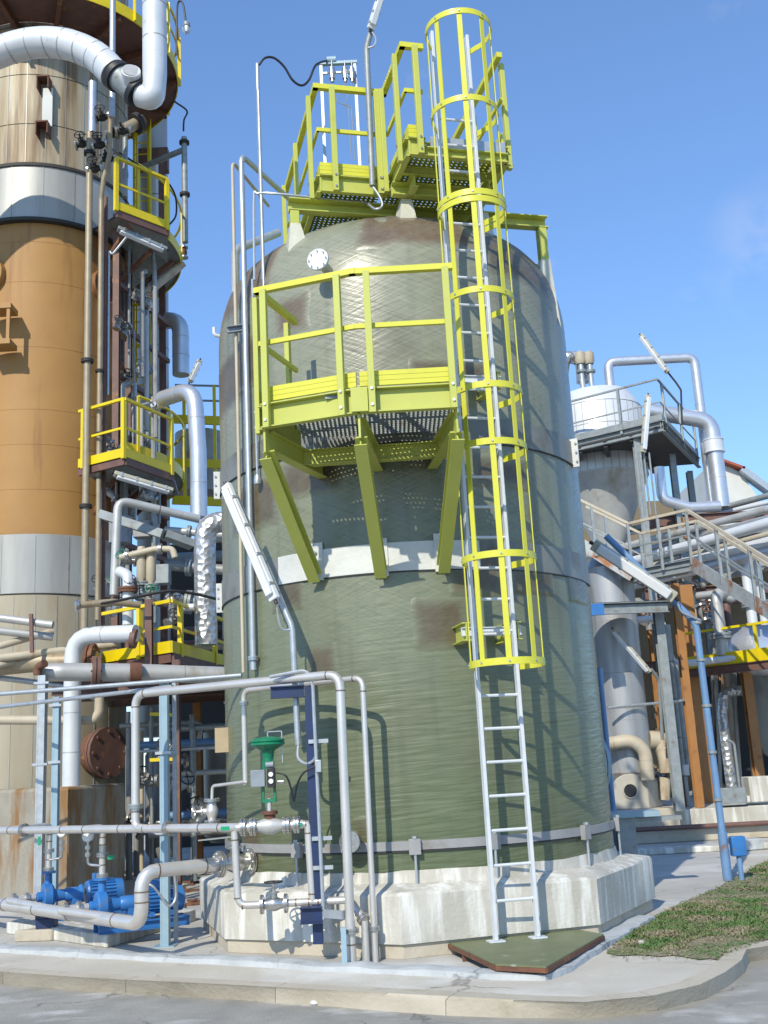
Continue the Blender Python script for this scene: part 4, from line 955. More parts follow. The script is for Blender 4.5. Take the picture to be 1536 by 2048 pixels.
pc1 = V(208, 1800, 11.75); pc2 = V(100, 1792, 13.0)
P1 = pump('blue centrifugal pump with finned motor under the rising suction pipe', Vector((pc1.x, pc1.y, 0)))
P2 = pump('blue centrifugal pump on the plinth partly behind its twin', Vector((pc2.x, pc2.y, 0)))
for k, (P_, px, nm) in enumerate(((P1, 200, 'the pump with the rising suction pipe'), (P2, 85, 'the pump partly behind its twin'))):
    n0 = P_-ax*.02+Z*.275; hp = on_header(px); hp = Vector((n0.x, n0.y, zh))
    # tee point: run the riser up to the header height, then across
    hx = min((hl.lerp(hr, i/200) for i in range(201)), key=lambda q: (Vector((q.x, q.y, 0))-Vector((n0.x, n0.y, 0))).length)
    pipe('pump_riser', 'short flanged stainless riser from '+nm+' to the header', [n0, Vector((n0.x, n0.y, zh)), Vector((hx.x, hx.y, zh))], .034, SS, bend=.05, flanges=[(0, .04), (0, .45)], welds=[(0, .25), (0, .65), (0, .8)])
    gp_ = n0+Vector((-.14 if k == 0 else .16, -.04, .42))
    gr = thing('pressure_gauge', 'round steel pressure gauge on the riser of '+nm, 'gauge', gp_-Z*.3)
    MB().cyl(gp_+Vector((0, .03, 0)), gp_-Vector((0, .03, 0)), .055, n=20).build('case', 'flange_steel', gr); MB().cyl(gp_-Vector((0, .03, 0)), gp_-Vector((0, .036, 0)), .045, n=20).build('dial', 'white_plastic', gr)
    MB().tube([gp_-Z*.05, gp_-Z*.28, n0+Vector((0, -.02, .12))], .014, 8, bend=.04).build('stem', 'flange_steel', gr)
    MB().cyl(gp_-Z*.13, gp_-Z*.09, .03, n=8).cyl(gp_-Z*.2, gp_-Z*.16, .03, n=8).build('gauge_cock', 'flange_steel', gr)
    MB().box(n0+Vector((-.1 if k else .1, -.045, .34 if k else .2)), (.03, .008, .1) if k else (.07, .008, .04)).build('line_marker', 'tag_green', label='green marker tag on the riser of '+nm, cat='tag')
    su = P_-ax*.22; pipe('pump_suction_branch', 'stainless branch with butterfly valve feeding '+nm, [P_-ax*.16, su-ax*.25, Vector(((L0.lerp(Lr, .8 if k == 0 else .45)).x, (L0.lerp(Lr, .8 if k == 0 else .45)).y, zs1+.02))], .04, SS, bend=.06, flanges=[(0, .3), (0, .75)])
pipe('motor_cable', 'grey flexible conduit arching into the front pump motor', [V(345, 1720, 11.4), V(352, 1790, 11.45), V(338, 1812, 11.4), V(320, 1790, 11.35), V(305, 1772, 11.3), V(290, 1768, 11.3)], .012, 'galv', cat='cable', smooth=True, n=8)
# navy pipe rest on a small concrete block
c = G(75, 1880); MB().prism([(c.x-.22, c.y-.1), (c.x+.2, c.y-.16), (c.x+.42, c.y+.1), (c.x, c.y+.16)], .003, .12).build('pipe_rest_block', 'concrete_warm', label='small sandy concrete block under the navy pipe rest', cat='block', bevel=.01)
pr_ = thing('pipe_rest', 'navy steel cradle holding up the suction pipe', 'support', (c.x+.1, c.y, .12))
MB().box((c.x+.1, c.y, .17), (.2, .16, .1)).build('seat', 'navy', pr_, bevel=.005); MB().box((c.x+.05, c.y, .25), (.12, .14, .08)).build('saddle', 'navy', pr_, bevel=.005)
# strut posts with horizontal strut rails
def strut(name, label, xb, yb, yt, Y, mt='strut_blue', w=.085):
    p = V(xb, yb, Y); zt_ = V(xb-(yb-yt)*.012, yt, Y).z; zb_ = max(0.004, p.z) if p.z < .3 else p.z
    o = thing(name, label, 'post', (p.x, Y, 0)); b = MB(); b.bar((p.x-w*.3, Y, .004), (p.x-w*.3, Y, zt_), w*.16, w, Vector((0, 1, 0))); b.bar((p.x+w*.3, Y, .004), (p.x+w*.3, Y, zt_), w*.16, w, Vector((0, 1, 0))); b.bar((p.x, Y-w*.4, .004), (p.x, Y-w*.4, zt_), w*.44, w*.16, Vector((0, 1, 0)))
    b.build('channel', mt, o); MB().box((p.x, Y, .006), (w*2, w*2, .012)).build('base_plate', mt, o)
    for zz in (zt_-.1, 1.1, 1.9):
        if zz < zt_: MB().box((p.x, Y-.06, zz), (w*1.5, .03, .03)).build('clamp', 'galv', o)
    return p, zt_
pS, zS = strut('strut_post', 'tall pale blue channel post standing on the yard by the pump plinth', 331, 1890, 1362, 11.55, w=.11)
strut('strut_post', 'slim grey channel post just behind the tall pale blue post', 352, 1870, 1362, 11.8, 'galv', .05)
pS2, _ = strut('strut_post', 'pale blue channel post rising between the two pumps', 108, 1760, 1395, 13.4, w=.10)
strut('strut_post', 'grey tubular post with rusty elbow on top beside the concrete block', 78, 1760, 1352, 14.4, 'galv', .13)
q = V(75, 1350, 14.4); pipe('rusty_elbow', 'rusty brown elbow capping the grey tubular post', [q, q+Z*.1, q+Vector((.12, -.08, .14))], .055, 'rust', bend=.06, cat='pipe')
for nm, ya, yb_, dz in (('upper', 1388, 1363, 0), ('lower', 1414, 1376, -.1)):
    b = Vector((pS.x, 11.45, V(322, yb_, 11.45).z)); a = G(0, ya, b.z)
    a = a if 5 < a.y < 30 else V(0, ya, 13.5); a.z = b.z
    pipe('strut_rail', nm+' of two slim galvanised tubes strung between the blue channel posts', [a+(a-b).normalized()*2, b, b+(b-a).normalized()*(.9 if nm == 'upper' else .15)], .024, 'galv', cat='pipe', n=10)
# ------------------------------------------------------------------ left: concrete block, column, platforms, pipes
YP = 'yellow_paint'; AL = 'aluminium'
cA = V(135, 1700, 15.0); cB = V(251, 1700, 17.2); cC = V(-60, 1700, 17.6)
q = lambda p: (p.x, p.y)
top_ = 1.60
MB().prism([q(cA), q(cB), (cB.x-1.6, cB.y+.9), (cC.x, cC.y+1.2), q(cC)], .003, top_).build('concrete_block', 'concrete_old', label='stained brown concrete block wall behind the blue pumps', cat='block', bevel=.05)
# ---- big column
TY = 20.5; tc = V(80, 1000, TY); tc.z = 0
def tz(py): return V(100, py, TY-1.6).z
tw = thing('process_column', 'huge orange and metal clad process column with stained panels', 'column', tc)
def sec(r, z0, z1, mt, name='shell_section', flare=0):
    return MB().lathe(tc, [(r-.02, z0), (r, z0+.01), (r+flare, z1-.01), (r-.02, z1)], 72).build(name, mt, tw)
z_b1, z_b2, z_b3, z_b4 = tz(1186), tz(1066), tz(438), tz(330)
sec(1.66, .3, z_b1, 'beige_clad'); sec(1.69, z_b1+.005, z_b2, 'grey_clad'); sec(1.60, z_b2+.005, z_b3, 'orange_clad'); sec(1.70, z_b3+.005, z_b4, 'grey_clad'); sec(1.66, z_b4+.005, z_b4+7.5, 'dirty_clad')
for z in (z_b3, z_b4): MB().lathe(tc, [(1.60, z-.05), (1.73, z-.045), (1.73, z+.02), (1.6, z+.03)], 72).build('cladding_lip', 'black_joint', tw)
for py in (690, 815, 885, 975, 560, 480): MB().lathe(tc, [(1.59, tz(py)-.004), (1.604, tz(py)), (1.59, tz(py)+.004)], 72).build('cladding_seam', 'orange_steel', tw)
for z in (z_b4+.9, z_b4+2.0, z_b4+3.1, z_b4+4.2): MB().lathe(tc, [(1.65, z-.01), (1.672, z), (1.65, z+.01)], 72).build('cladding_seam', 'black_joint', tw)
for z0, z1, r, n_ in ((z_b4, z_b4+7, 1.664, 14), (z_b3, z_b4, 1.704, 9), (z_b1, z_b2, 1.694, 9), (.3, z_b1, 1.664, 14)):
    for i in range(n_):
        a_ = -math.pi+math.pi*(i+.3)/n_; d = Vector((math.cos(a_), math.sin(a_), 0)); MB().bar(tc+d*r+Z*(z0+.03), tc+d*r+Z*(z1-.03), .014, .006, d).build('panel_joint', 'pipe_grey' if i % 3 == 0 else 'grey_clad', tw)
# two small insulation brackets high on the front
for px, py in ((92, 165), (90, 255)):
    d = (V(px, py, TY)-tc); d.z = 0; p = V(px, py, TY-1.62)
    bk = MB().box(p+Vector((0, -.1, 0)), (.24, .26, .03)).box(p+Vector((-.11, -.1, -.13)), (.02, .24, .24)).box(p+Vector((.11, -.1, -.13)), (.02, .24, .24)).build('lug_bracket', 'rust', tw)
p = V(95, 215, TY-1.66); MB().box(p, (.2, .03, .85)).build('cover_plate', 'wall_white', tw)
# manways
for px, py, r, a_ in ((235, 1505, .45, -32), (236, 572, .34, -28), (-12, 585, .34, -110)):
    d = Vector((math.cos(R(a_)), math.sin(R(a_)), 0)); p = tc+d*1.58+Z*V(px, py, TY-.8).z
    if py > 1000:
        mw_ = MB().cyl(p, p+d*.25, r*.86, n=28).build('manway_neck', 'rust', tw); flange(mw_, p+d*.3, d, r, .07, 'brown_steel', name='manway_cover')
    else:
        MB().lathe(p, [(r, 0), (r*1.0, .12), (r*.9, .12), (r*.9, .03), (.0, .03)], 28, d).build('manway_recess', 'orange_clad', tw)
        MB().cyl(p+d*.02, p+d*.05, r*.88, n=24).build('manway_cover', 'rust', tw)
# left stub box with rails on the orange shell
sb = V(2, 620, TY-1.9); MB().box(sb, (.5, .4, .1)).box(sb-Z*.7, (.5, .4, .1)).bar(sb+Vector((.2, -.15, 0)), sb+Vector((.2, -.15, -.7)), .06, .06, Vector((0, 1, 0))).build('stub_bracket', 'orange_clad', tw)
# ---- ring platform at the column top
dz = V(85, 150, TY).z; RO = 2.72
rp_ = thing('ring_platform', 'circular yellow rimmed platform with rusty underside round the column top', 'platform', (tc.x, tc.y, dz))
MB().lathe(tc+Z*dz, [(1.7, 0), (RO, 0), (RO, .06), (1.7, .06), (1.7, 0)], 72).build('deck', 'brown_steel', rp_)
MB().lathe(tc+Z*dz, [(RO+.002, -.06), (RO+.02, -.06), (RO+.02, .2), (RO+.002, .2), (RO+.002, -.06)], 72).build('kick_plate', YP, rp_)
for i in range(10):
    a_ = -math.pi*.95+i*2*math.pi/14; d = Vector((math.cos(a_), math.sin(a_), 0)); MB().ibeam(tc+d*1.66+Z*(dz-.1), tc+d*(RO-.02)+Z*(dz-.1), .18, .09, .012).build('deck_bracket', 'rust', rp_)
for h, r_ in ((.65, .022), (1.15, .028)):
    pts = [tc+Vector((math.cos(R(a_)), math.sin(R(a_)), 0))*(RO+.03)+Z*(dz+h) for a_ in range(-180, 60, 6)]
    MB().tube(pts, r_, 8, bend=0).build('rail', YP, rp_)
for a_ in range(-180, 60, 24):
    d = Vector((math.cos(R(a_)), math.sin(R(a_)), 0)); MB().bar(tc+d*(RO+.045)+Z*(dz-.05), tc+d*(RO+.045)+Z*(dz+1.18), .02, .075, d).build('post', YP, rp_)
# bulkhead light on the ring platform
lb = thing('bulkhead_lamp', 'caged bulkhead lamp hanging from a curved arm at the ring platform', 'lamp', V(374, 72, 19.6))
MB().tube([V(353, 110, 19.8), V(354, 30, 19.7), V(357, 4, 19.65), V(366, 8, 19.6), V(372, 46, 19.6)], .02, 8, smooth=True).build('arm', 'black', lb)
p = V(373, 46, 19.6); MB().lathe(p, [(.02, .03), (.07, 0), (.075, -.06), (.07, -.08)], 14).build('cap', 'galv_weathered', lb)
MB().lathe(p, [(.055, -.08), (.06, -.16), (.04, -.22), (.001, -.23)], 14).build('glass', 'lamp_white', lb)
for i in range(6):
    a_ = i*math.pi/3; d = Vector((math.cos(a_), math.sin(a_), 0)); MB().tube([p+d*.075-Z*.08, p+d*.08-Z*.18, p+d*.03-Z*.26], .006, 5).build('guard_wire', 'galv_weathered', lb)
# ---- large white insulated duct with valve
lg = V(-225, 300, 16.9); pts = [Vector((lg.x, lg.y, .2)), Vector((lg.x, lg.y, lg.z-2)), lg, V(-120, 165, 16.8), V(-20, 112, 16.7), V(60, 87, 16.6), V(130, 88, 16.5), V(190, 112, 16.4), V(228, 148, 16.3)]
root = thing('overhead_duct', 'fat white insulated duct arching across the column to a dark valve', 'pipe', pts[-1])
MB().tube(pts, .262, 28, smooth=True).build('duct', 'pipe_white', root)
for i in range(3, 9):
    for t in (0., .5):
        if i == 8 and t: continue
        a0 = pts[i]; d = (pts[min(8, i+1)]-pts[i-1]).normalized()
        p = a0 if t == 0 else (pts[i]+pts[i+1])*.5+Z*.02
        MB().cyl(p-d*.008, p+d*.008, .267, n=28).build('cladding_joint', 'alu_dull', root)
va, vb_, vc = V(232, 150, 16.3), V(258, 172, 16.25), V(281, 190, 16.2); dv = (vc-va).normalized()
vr = thing('butterfly_valve', 'dark flanged butterfly valve with white round actuator cap on the overhead duct', 'valve', vb_-Z*.3)
MB().cyl(va, va+dv*.1, .27, n=28).cyl(vc-dv*.1, vc, .27, n=28).build('flange', 'black', vr); MB().cyl(va+dv*.1, vc-dv*.1, .22, n=24).build('body', 'galv_weathered', vr)
cp = V(262, 141, 15.9); MB().cyl(cp+Vector((-.06, .3, -.1)), cp, .16, n=28).build('actuator_cap', 'pipe_white', vr, bevel=.008)
MB().cyl(cp+Vector((.0, .0, 0)), cp+Vector((0.004, -.012, .004)), .14, n=28).build('cap_plate', 'alu_dull', vr)
ux = V(309, 40, 16.1)
pipe('rising_duct', 'white insulated duct turning up beside the column from the dark valve', [vc, V(296, 196, 16.15)+Vector((.08, 0, -.02)), Vector((ux.x, 16.1, V(303, 150, 16.1).z)), Vector((ux.x, 16.1, V(312, -120, 16.1).z))], .205, 'pipe_white', bend=.3, n=24, bands=.8, band_mt='alu_dull')
# ---- vertical pipes on the column face
def vpipe(label, x0, y0, x1, y1, Y, rpx, mt, fl=(), name='column_pipe', extra=None, **k):
    a_ = V(x1, y1, Y); b = Vector((a_.x, Y, V(x0, y0, Y).z)); pts = [a_, b]+([V(*e) for e in extra] if extra else [])
    return pipe(name, label, pts, RP(rpx, Y), mt, flanges=fl, **k)
vpipe('upper silver pipe sleeve hanging below the overhead duct', 186, 165, 184, 265, 18.2, 9, AL, bands=.3)
vpipe('long tan pipe with bolted joint down the face of the orange column', 182, 265, 168, 1300, 18.2, 7.5, 'pipe_tan', fl=((0, .53), (0, .255), (0, .955)), fl_mt='black_joint')
vpipe('narrower rust stained pipe beside the long tan pipe', 201, 400, 195, 1240, 18.3, 5.5, 'pipe_tan', fl=((0, .57), (0, .32), (0, .42)), fl_mt='black_joint', extra=((207, 360, 18.2), (219, 310, 18.1), (221, 232, 18.0)), bend=.2)
vpipe('grey conduit rising past the ring platform beside the overhead duct', 225, -60, 224, 235, 17.4, 7, 'galv')
vpipe('slender rusty brown strip running down between the column pipes', 216, 395, 205, 1250, 18.5, 5, 'brown_steel')
vpipe('thin pale conduit right of the rusty brown strip', 224, 500, 216, 790, 18.5, 2.6, 'galv', extra=((224, 510, 18.5), (258, 468, 18.6)), bend=.1)
vpipe('grey pipe with strapped joints right of the conduit on the upper column', 250, 250, 250, 395, 18.6, 6, 'galv_weathered')
# valve cluster on the upper column
for i, (px, py) in enumerate(((205, 235), (225, 268), (200, 290), (215, 318), (190, 338), (245, 262), (165, 288))):
    valve('column_valve', 'small dark valve in the cluster below the overhead duct', V(px, py, 18.3-.1*(i % 3)), Vector((1, .3*(i % 2), .2)), .055, mt='black_joint', group='dark valves below the overhead duct', wheel=(i % 2 == 0), up=Vector((0, -1, .3)).normalized())
pipe('short_branch', 'rusty short branch pipe beside the dark valve cluster', [V(232, 268, 18.2), V(285, 240, 18.5)], .11, 'pipe_tan', flanges=((0, .8),), fl_mt='black_joint')
# ---- grey second column behind with its own yellow ladder
gc = V(306, 700, 23.5); gc.z = 0
g2 = thing('rear_column', 'slim grey clad column standing behind the orange column', 'column', gc)
MB().cyl(gc+Z*2.5, gc+Z*V(306, 120, 23.5).z, .36, n=36).build('shell', 'grey_clad', g2)
for py in (430, 560, 690, 770, 900): z = V(306, py, 23.2).z; MB().lathe(gc, [(.355, z-.01), (.366, z), (.355, z+.01)], 36).build('cladding_seam', 'black_joint', g2)
MB().bar(gc+Vector((.1, -.3, V(306, 345, 23.2).z)), gc+Vector((.1, -.3, V(306, 300, 23.2).z)), .7, .2, Vector((0, 1, 0))).build('saddle', 'brown_steel', g2)
pipe('column_riser', 'white pipe strapped up the front of the slim grey column', [V(312, 520, 23.0), Vector((V(312, 520, 23.).x, 23.0, V(312, 330, 23.).z))], .13, 'pipe_white', bands=.9, band_mt='black_joint')
yl = V(283, 760, 22.6)
lr = thing('rear_ladder', 'yellow caged ladder between the two columns', 'ladder', Vector((yl.x, yl.y, V(283, 900, 22.6).z)))
zl0, zl1 = V(283, 900, 22.6).z, V(283, 240, 22.6).z
for s in (-.17, .17): MB().bar(Vector((yl.x+s, 22.6, zl0)), Vector((yl.x+s, 22.6, zl1)), .05, .05, Vector((0, 1, 0))).build('stile', YP, lr)
z = zl0
while z < zl1: MB().cyl(Vector((yl.x-.17, 22.6, z)), Vector((yl.x+.17, 22.6, z)), .014, n=6).build('rung', YP, lr); z += .3
for py in (795, 745, 700, 620, 560): 
    z = V(283, py, 22.4).z; pts = [Vector((yl.x+.33*math.cos(R(a_)), 22.55+.33*math.sin(R(a_))-.1, z)) for a_ in range(-200, 21, 20)]
    b = MB()
    for p in pts: b.v += [p-Z*.03, p+Z*.03]
    b.f = [(2*i, 2*i+1, 2*i+3, 2*i+2) for i in range(len(pts)-1)]
    h_ = b.build('cage_hoop', YP, lr)
for a_ in (-150, -90, -30): p = Vector((yl.x+.33*math.cos(R(a_)), 22.45+.33*math.sin(R(a_)), 0)); MB().bar(p+Z*(V(283, 800, 22.4).z), p+Z*zl1, .04, .01, Vector((math.cos(R(a_)), math.sin(R(a_)), 0))).build('cage_strap', YP, lr)
# vent line on the right with tee
vt = V(369, 330, 21.0)
pipe('vent_line', 'grey vertical vent line with flanged top right of the upper platforms', [Vector((vt.x, 21, V(371, 485, 21).z)), Vector((vt.x, 21, V(368, 275, 21).z))], RP(6.5, 21), 'galv_weathered', flanges=((0, .95), (0, .45)), fl_mt='black_joint')
pipe('vent_branch', 'level grey branch joining the vertical vent line to the column', [Vector((vt.x, 21, V(368, 299, 21).z)), Vector((V(286, 297, 21.6).x, 21.6, V(368, 299, 21).z))], RP(6.5, 21), 'galv_weathered')
pipe('vent_hook', 'thin dark tube hooking from the ring platform to the vent line', [V(367, 262, 21), V(368, 240, 21), V(374, 222, 21), V(352, 205, 20.8), V(340, 195, 20.6)], .02, 'black_joint', smooth=True, n=6)
valve('vent_valve', 'small rusty valve at the foot of the vertical vent line', V(368, 505, 21), Z, .05, mt='rust', wheel=False)
pipe('sloping_trunk', 'beige sloping trunk pipe running down from the vent line to the column', [V(366, 525, 21.0), V(355, 535, 21.0), V(275, 600, 20.6)], RP(10, 20.8), 'pipe_beige', bend=.15)
pipe('hanging_cable', 'black cable sagging from the upper side platform rail', [V(238, 305, 18.6), V(290, 338, 18.9), V(330, 360, 19.2), V(350, 390, 19.6), V(352, 430, 19.8), V(338, 450, 19.7)], .02, 'cable', cat='cable', smooth=True, n=6)
# ---- side platforms on the column
def side_platform(name, label, zpx, edge, kick=.16, rail=1.05, postts=None, mt_u='galv_weathered', depth=1.2, back=None, railpx=None):
    Yc = zpx[2]; z = V(zpx[0], zpx[1], Yc).z
    pts = [G(x, y, z) for x, y in edge]
    root = thing(name, label, 'platform', pts[len(pts)//2])
    poly = [(p.x, p.y) for p in pts]+[(p.x+bx, p.y+by) for p, (bx, by) in zip((pts[-1], pts[0]), back or ((-.5, 1.2), (.0, 1.2)))]
    MB().prism(poly, z+.0, z+.045).build('deck', mt_u, root)
    for a_, b in zip(pts[:-1], pts[1:]):
        MB().bar(a_+Z*(kick/2), b+Z*(kick/2), .03, kick).build('kick_plate', YP, root)
        MB().bar(a_+Vector((0, .05, -.07)), b+Vector((0, .05, -.07)), .06, .13).build('edge_beam', 'brown_steel', root)
    rails(root, pts, rail, YP, post=.07, posts=postts, rail=.055, post_down=.03)
    return root, pts, z
side_platform('side_platform', 'small yellow railed platform high on the right of the column', (330, 448, 18.6), [(232, 418), (336, 458)], postts=[(0, .0), (0, .98)], rail=1.05, back=((-.3, 1.4), (.2, 1.3)))
side_platform('side_platform', 'yellow railed platform halfway up the column above the horizontal lamp', (249, 915, 17.9), [(157, 936), (249, 913), (345, 948)], postts=[(0, .98), (1, .98), (0, .1)], back=((-.2, 1.6), (.1, 1.5)))
# curved walkway pieces behind the side platforms
for py, Yd, nm in ((520, 20.8, 'upper'), (965, 21.0, 'middle')):
    z = V(330, py, Yd).z; cc_ = tc; rt = thing('curved_walkway', nm+' curved grating walkway with yellow rim behind the orange column', 'platform', (tc.x+2, tc.y, z))
    MB().lathe(cc_+Z*z, [(1.65, 0), (2.75, 0), (2.75, .05), (1.65, .05), (1.65, 0)], 40, a0=R(120), a1=R(220)).build('deck', 'galv_weathered', rt)
    MB().lathe(cc_+Z*z, [(2.755, -.05), (2.775, -.05), (2.775, .17), (2.755, .17), (2.755, -.05)], 40, a0=R(120), a1=R(220)).build('kick_plate', YP, rt)
    for a_ in (-50, -30, -10, 10, 30):
        pass
    for a_ in (-.6, -.25, .1):
        d = Vector((math.cos(a_), math.sin(a_), 0)); MB().bar(cc_+d*2.79+Z*(z-.03), cc_+d*2.79+Z*(z+1.1), .06, .03, d).build('post', YP, rt); MB().bar(cc_+d*1.6+Z*(z-.9), cc_+d*2.6+Z*(z-.06), .08, .08).build('deck_bracket', 'rust', rt)
    pts_ = [cc_+Vector((math.cos(a_/10), math.sin(a_/10), 0))*2.79+Z*(z+1.1) for a_ in range(-6, 11)]; MB().tube(pts_, .028, 6, bend=0).build('rail', YP, rt)
for xa, ya, xb, yb, Y, nm in ((235, 457, 333, 500, 18.3, 'upper'), (228, 947, 345, 982, 17.7, 'middle')):
    lamp('tube_lamp', 'weathered tube lamp slung beneath the '+nm+' side platform of the column', V(xa, ya, Y), V(xb, yb, Y+.5), .12, 'cream' if nm == 'middle' else 'galv_weathered', down=Vector((0, -.3, -1)))
# ---- silver pipes between column and tank
a_ = V(398, 1035, 18.0)
pipe('silver_downpipe', 'bright silver insulated pipe elbowing down beside the tank', [V(325, 798, 18.6), V(394, 776, 18.0)+Vector((-.05, 0, 0)), Vector((a_.x, 18.0, V(395, 900, 18).z)), a_], RP(17.5, 18), AL, bend=.42, bands=.75, band_mt='alu_dull', n=22)
b_ = V(362, 750, 22.0)
pipe('silver_elbow', 'silver insulated pipe with ribbed elbow behind the downpipe', [b_, Vector((b_.x, 22, V(360, 640, 22).z)), Vector((b_.x-.6, 22.2, V(360, 632, 22).z))], RP(18, 22), AL, bend=.42, bands=.6, band_mt='alu_dull', n=22)
lamp('tube_lamp', 'short cream tube lamp standing upright beside the silver ribbed elbow', V(379, 765, 19.5), V(400, 720, 19.4), .1, 'cream')
fp = V(412, 1290, 16.5); fx = fp.x
pipe('foil_pipe', 'crumpled foil wrapped pipe turning towards the tank', [fp, Vector((fx, 16.5, V(405, 1110, 16.5).z)), Vector((fx+.02, 16.5, V(405, 1045, 16.5).z)), Vector((fx+.6, 16.6, V(405, 1045, 16.5).z))], RP(22, 16.5), 'foil', bend=.3, n=24, seg=8)
pipe('grey_loop', 'stained grey pipe loop elbowing down left of the silver downpipe', [V(398, 1038, 17.4), V(236, 1000, 16.8), Vector((V(228, 1190, 16.8).x, 16.8, V(228, 1190, 16.8).z))], RP(9, 17), 'alu_dull', bend=.16, welds=((0, .5),), n=16)
# relief valve group
for i, (px, py) in enumerate(((283, 1120), (302, 1125))):
    p = V(px, py+10, 16.6)
    rv = thing('relief_valve', 'beige relief valve of the pair above the lower yellow platform', 'valve', p-Z*.5, 'pair of beige relief valves')
    MB().lathe(p, [(.001, .30), (.06, .29), (.075, .2), (.08, -.2), (.05, -.24), (.05, -.28)], 16).build('spring_case', 'pipe_beige', rv); flange(rv, p-Z*.3, Z, .12, .03, 'galv_weathered'); MB().cyl(p-Z*.33, p-Z*.5, .045, n=12).build('inlet', 'galv', rv); flange(rv, p-Z*.52, Z, .1, .03, 'galv_weathered'); MB().cyl(p-Z*.54, p-Z*1.2, .04, n=12).build('inlet', 'galv', rv)
pipe('relief_header', 'beige relief header pipe ending in a bent stub', [V(240, 1115, 16.5), V(310, 1098, 16.5), V(345, 1098, 16.5), V(350, 1115, 16.5)], .05, 'pipe_beige', bend=.08, flanges=((0, .2), (1, .3)))
pipe('white_standpipe', 'white standpipe with rusty flanges beside the relief valves', [V(256, 1250, 16.4), Vector((V(256, 1250, 16.4).x, 16.4, V(254, 1150, 16.4).z)), V(238, 1143, 16.5)], .085, 'pipe_white', bend=.12, flanges=((0, .7),), fl_mt='rust')
for i in range(9):
    rv = random.Random(40+i); px, py = rv.choice(((232, 1165), (270, 1180), (322, 1120), (335, 1175), (300, 1200), (240, 1215), (352, 1200), (345, 1240), (258, 1120)))
    valve('pipe_valve', 'small grey valve among the pipework above the lower yellow platform', V(px+rv.uniform(-8, 8), py+rv.uniform(-15, 15), 16.6+rv.uniform(-.2, .4)), Vector((rv.uniform(-1, 1), .3, rv.uniform(-1, 1))), .05, mt=rv.choice(('pipe_grey', 'galv', 'flange_steel')), group='grey valves above the lower yellow platform', wheel_mt=rv.choice(('black', 'green_paint', 'rust')), up=Vector((rv.uniform(-.5, .5), -.8, .4)).normalized())
tp = V(372, 1215, 16.2); MB().cyl(tp+Vector((-.12, 0, 0)), tp+Vector((.12, 0, 0)), .055, n=14).build('transmitter', 'pipe_white', label='white cylindrical transmitter beside the foil wrapped pipe', cat='instrument')
# cable tray band
MB().bar(V(205, 1030, 17.6), V(330, 1070, 17.4), .3, .14).bar(V(330, 1070, 17.4), V(385, 1090, 17.6), .3, .12).build('cable_tray', 'galv_weathered', label='dark cable tray crossing behind the grey pipe loop', cat='cable tray')
# ---- lower yellow platform
lowp, lpts, lz = side_platform('lower_platform', 'bright yellow railed platform on brown beams beside the tank', (343, 1303, 15.4), [(205, 1326), (343, 1305), (452, 1332)], kick=.17, rail=.75, postts=[(0, .55), (1, .78), (1, .15)], back=((-.3, 2.6), (-.1, 2.4)))
for px, py in ((298, 1240), (352, 1325)):
    p = V(px, py, 15.6); MB().ibeam(Vector((p.x, 15.6, .2 if px > 320 else lz-.3)), Vector((p.x, 15.6, lz-.1 if px > 320 else p.z+.3)), .12, .1, .012, Vector((0, 1, 0))).build('steel_post', 'brown_steel', label='brown steel post '+('carrying the corner of the lower yellow platform' if px > 320 else 'rising through the deck of the lower yellow platform'), cat='post')
pipe('rail_cable', 'black cable draped along the lower yellow platform posts', [V(150, 1213, 15.3), V(215, 1205, 15.3), V(282, 1192, 15.2), V(340, 1182, 15.2), V(390, 1188, 15.3), V(440, 1200, 15.4)], .022, 'cable', cat='cable', smooth=True, n=6)
pipe('capped_pipe', 'tan capped pipe stub ending in front of the orange column', [V(152, 1211, 15.2), V(225, 1204, 15.4), V(280, 1210, 15.6)], .05, 'pipe_tan', flanges=((0, .03),))
# ---- horizontal pipes at left
pipe('insulated_line', 'fat grey pipe with brown bolted joints under the lower yellow platform', [V(85, 1345, 14.6), V(120, 1344, 14.6), V(262, 1345, 14.9), V(470, 1352, 15.4)], RP(18, 14.8), 'alu_dull', flanges=((1, .5),), fl_mt='brown_steel', bands=1.2, band_mt='pipe_grey', n=20)
p = V(260, 1345, 14.75); MB().cyl(p, V(282, 1346, 14.8), RP(20, 14.8), n=22).build('joint_sleeve', 'rust', label='rusty dark sleeve on the fat grey pipe', cat='sleeve')
pipe('insulated_line', 'fat tan pipe with flange behind the white standing pipe at left', [V(-40, 1335, 16.2), V(60, 1325, 16.2), V(195, 1322, 16.2)], RP(20, 16.2), 'pipe_tan', flanges=((1, .9),), fl_mt='rust', n=18)
wp = V(142, 1585, 15.6)
pipe('white_standing_pipe', 'white insulated pipe rising from the concrete block and bending right', [wp, Vector((wp.x, 15.6, V(142, 1272, 15.6).z)), Vector((V(272, 1278, 15.3).x, 15.3, V(142, 1272, 15.6).z-.05))], RP(17, 15.6), 'pipe_white', bend=.32, bands=.72, band_mt='alu_dull', n=22)
p = V(262, 1277, 15.3); MB().cyl(p, V(272, 1278, 15.3), RP(19.5, 15.3), n=20).build('joint_sleeve', 'brown_steel', label='brown flange ring at the end of the white standing pipe', cat='sleeve')
for i, (y0, y1, x1, mt_, nm, r_) in enumerate(((1236, 1250, 106, 'alu_dull', 'upper', 8), (1262, 1274, 106, 'alu_dull', 'middle', 8), (1292, 1262, 106, 'pipe_beige', 'lower', 7), (1316, 1288, 238, 'pipe_beige', 'longest', 8), (1330, 1305, 120, 'pipe_beige', 'lowest', 6))):
    pipe('rack_pipe', nm+' of the level pipes entering from the left above the concrete block', [V(-80, y0-8, 15.9), V(0, y0, 15.9), V(x1, y1, 15.9+.2*i)], RP(r_, 16), mt_, n=12)
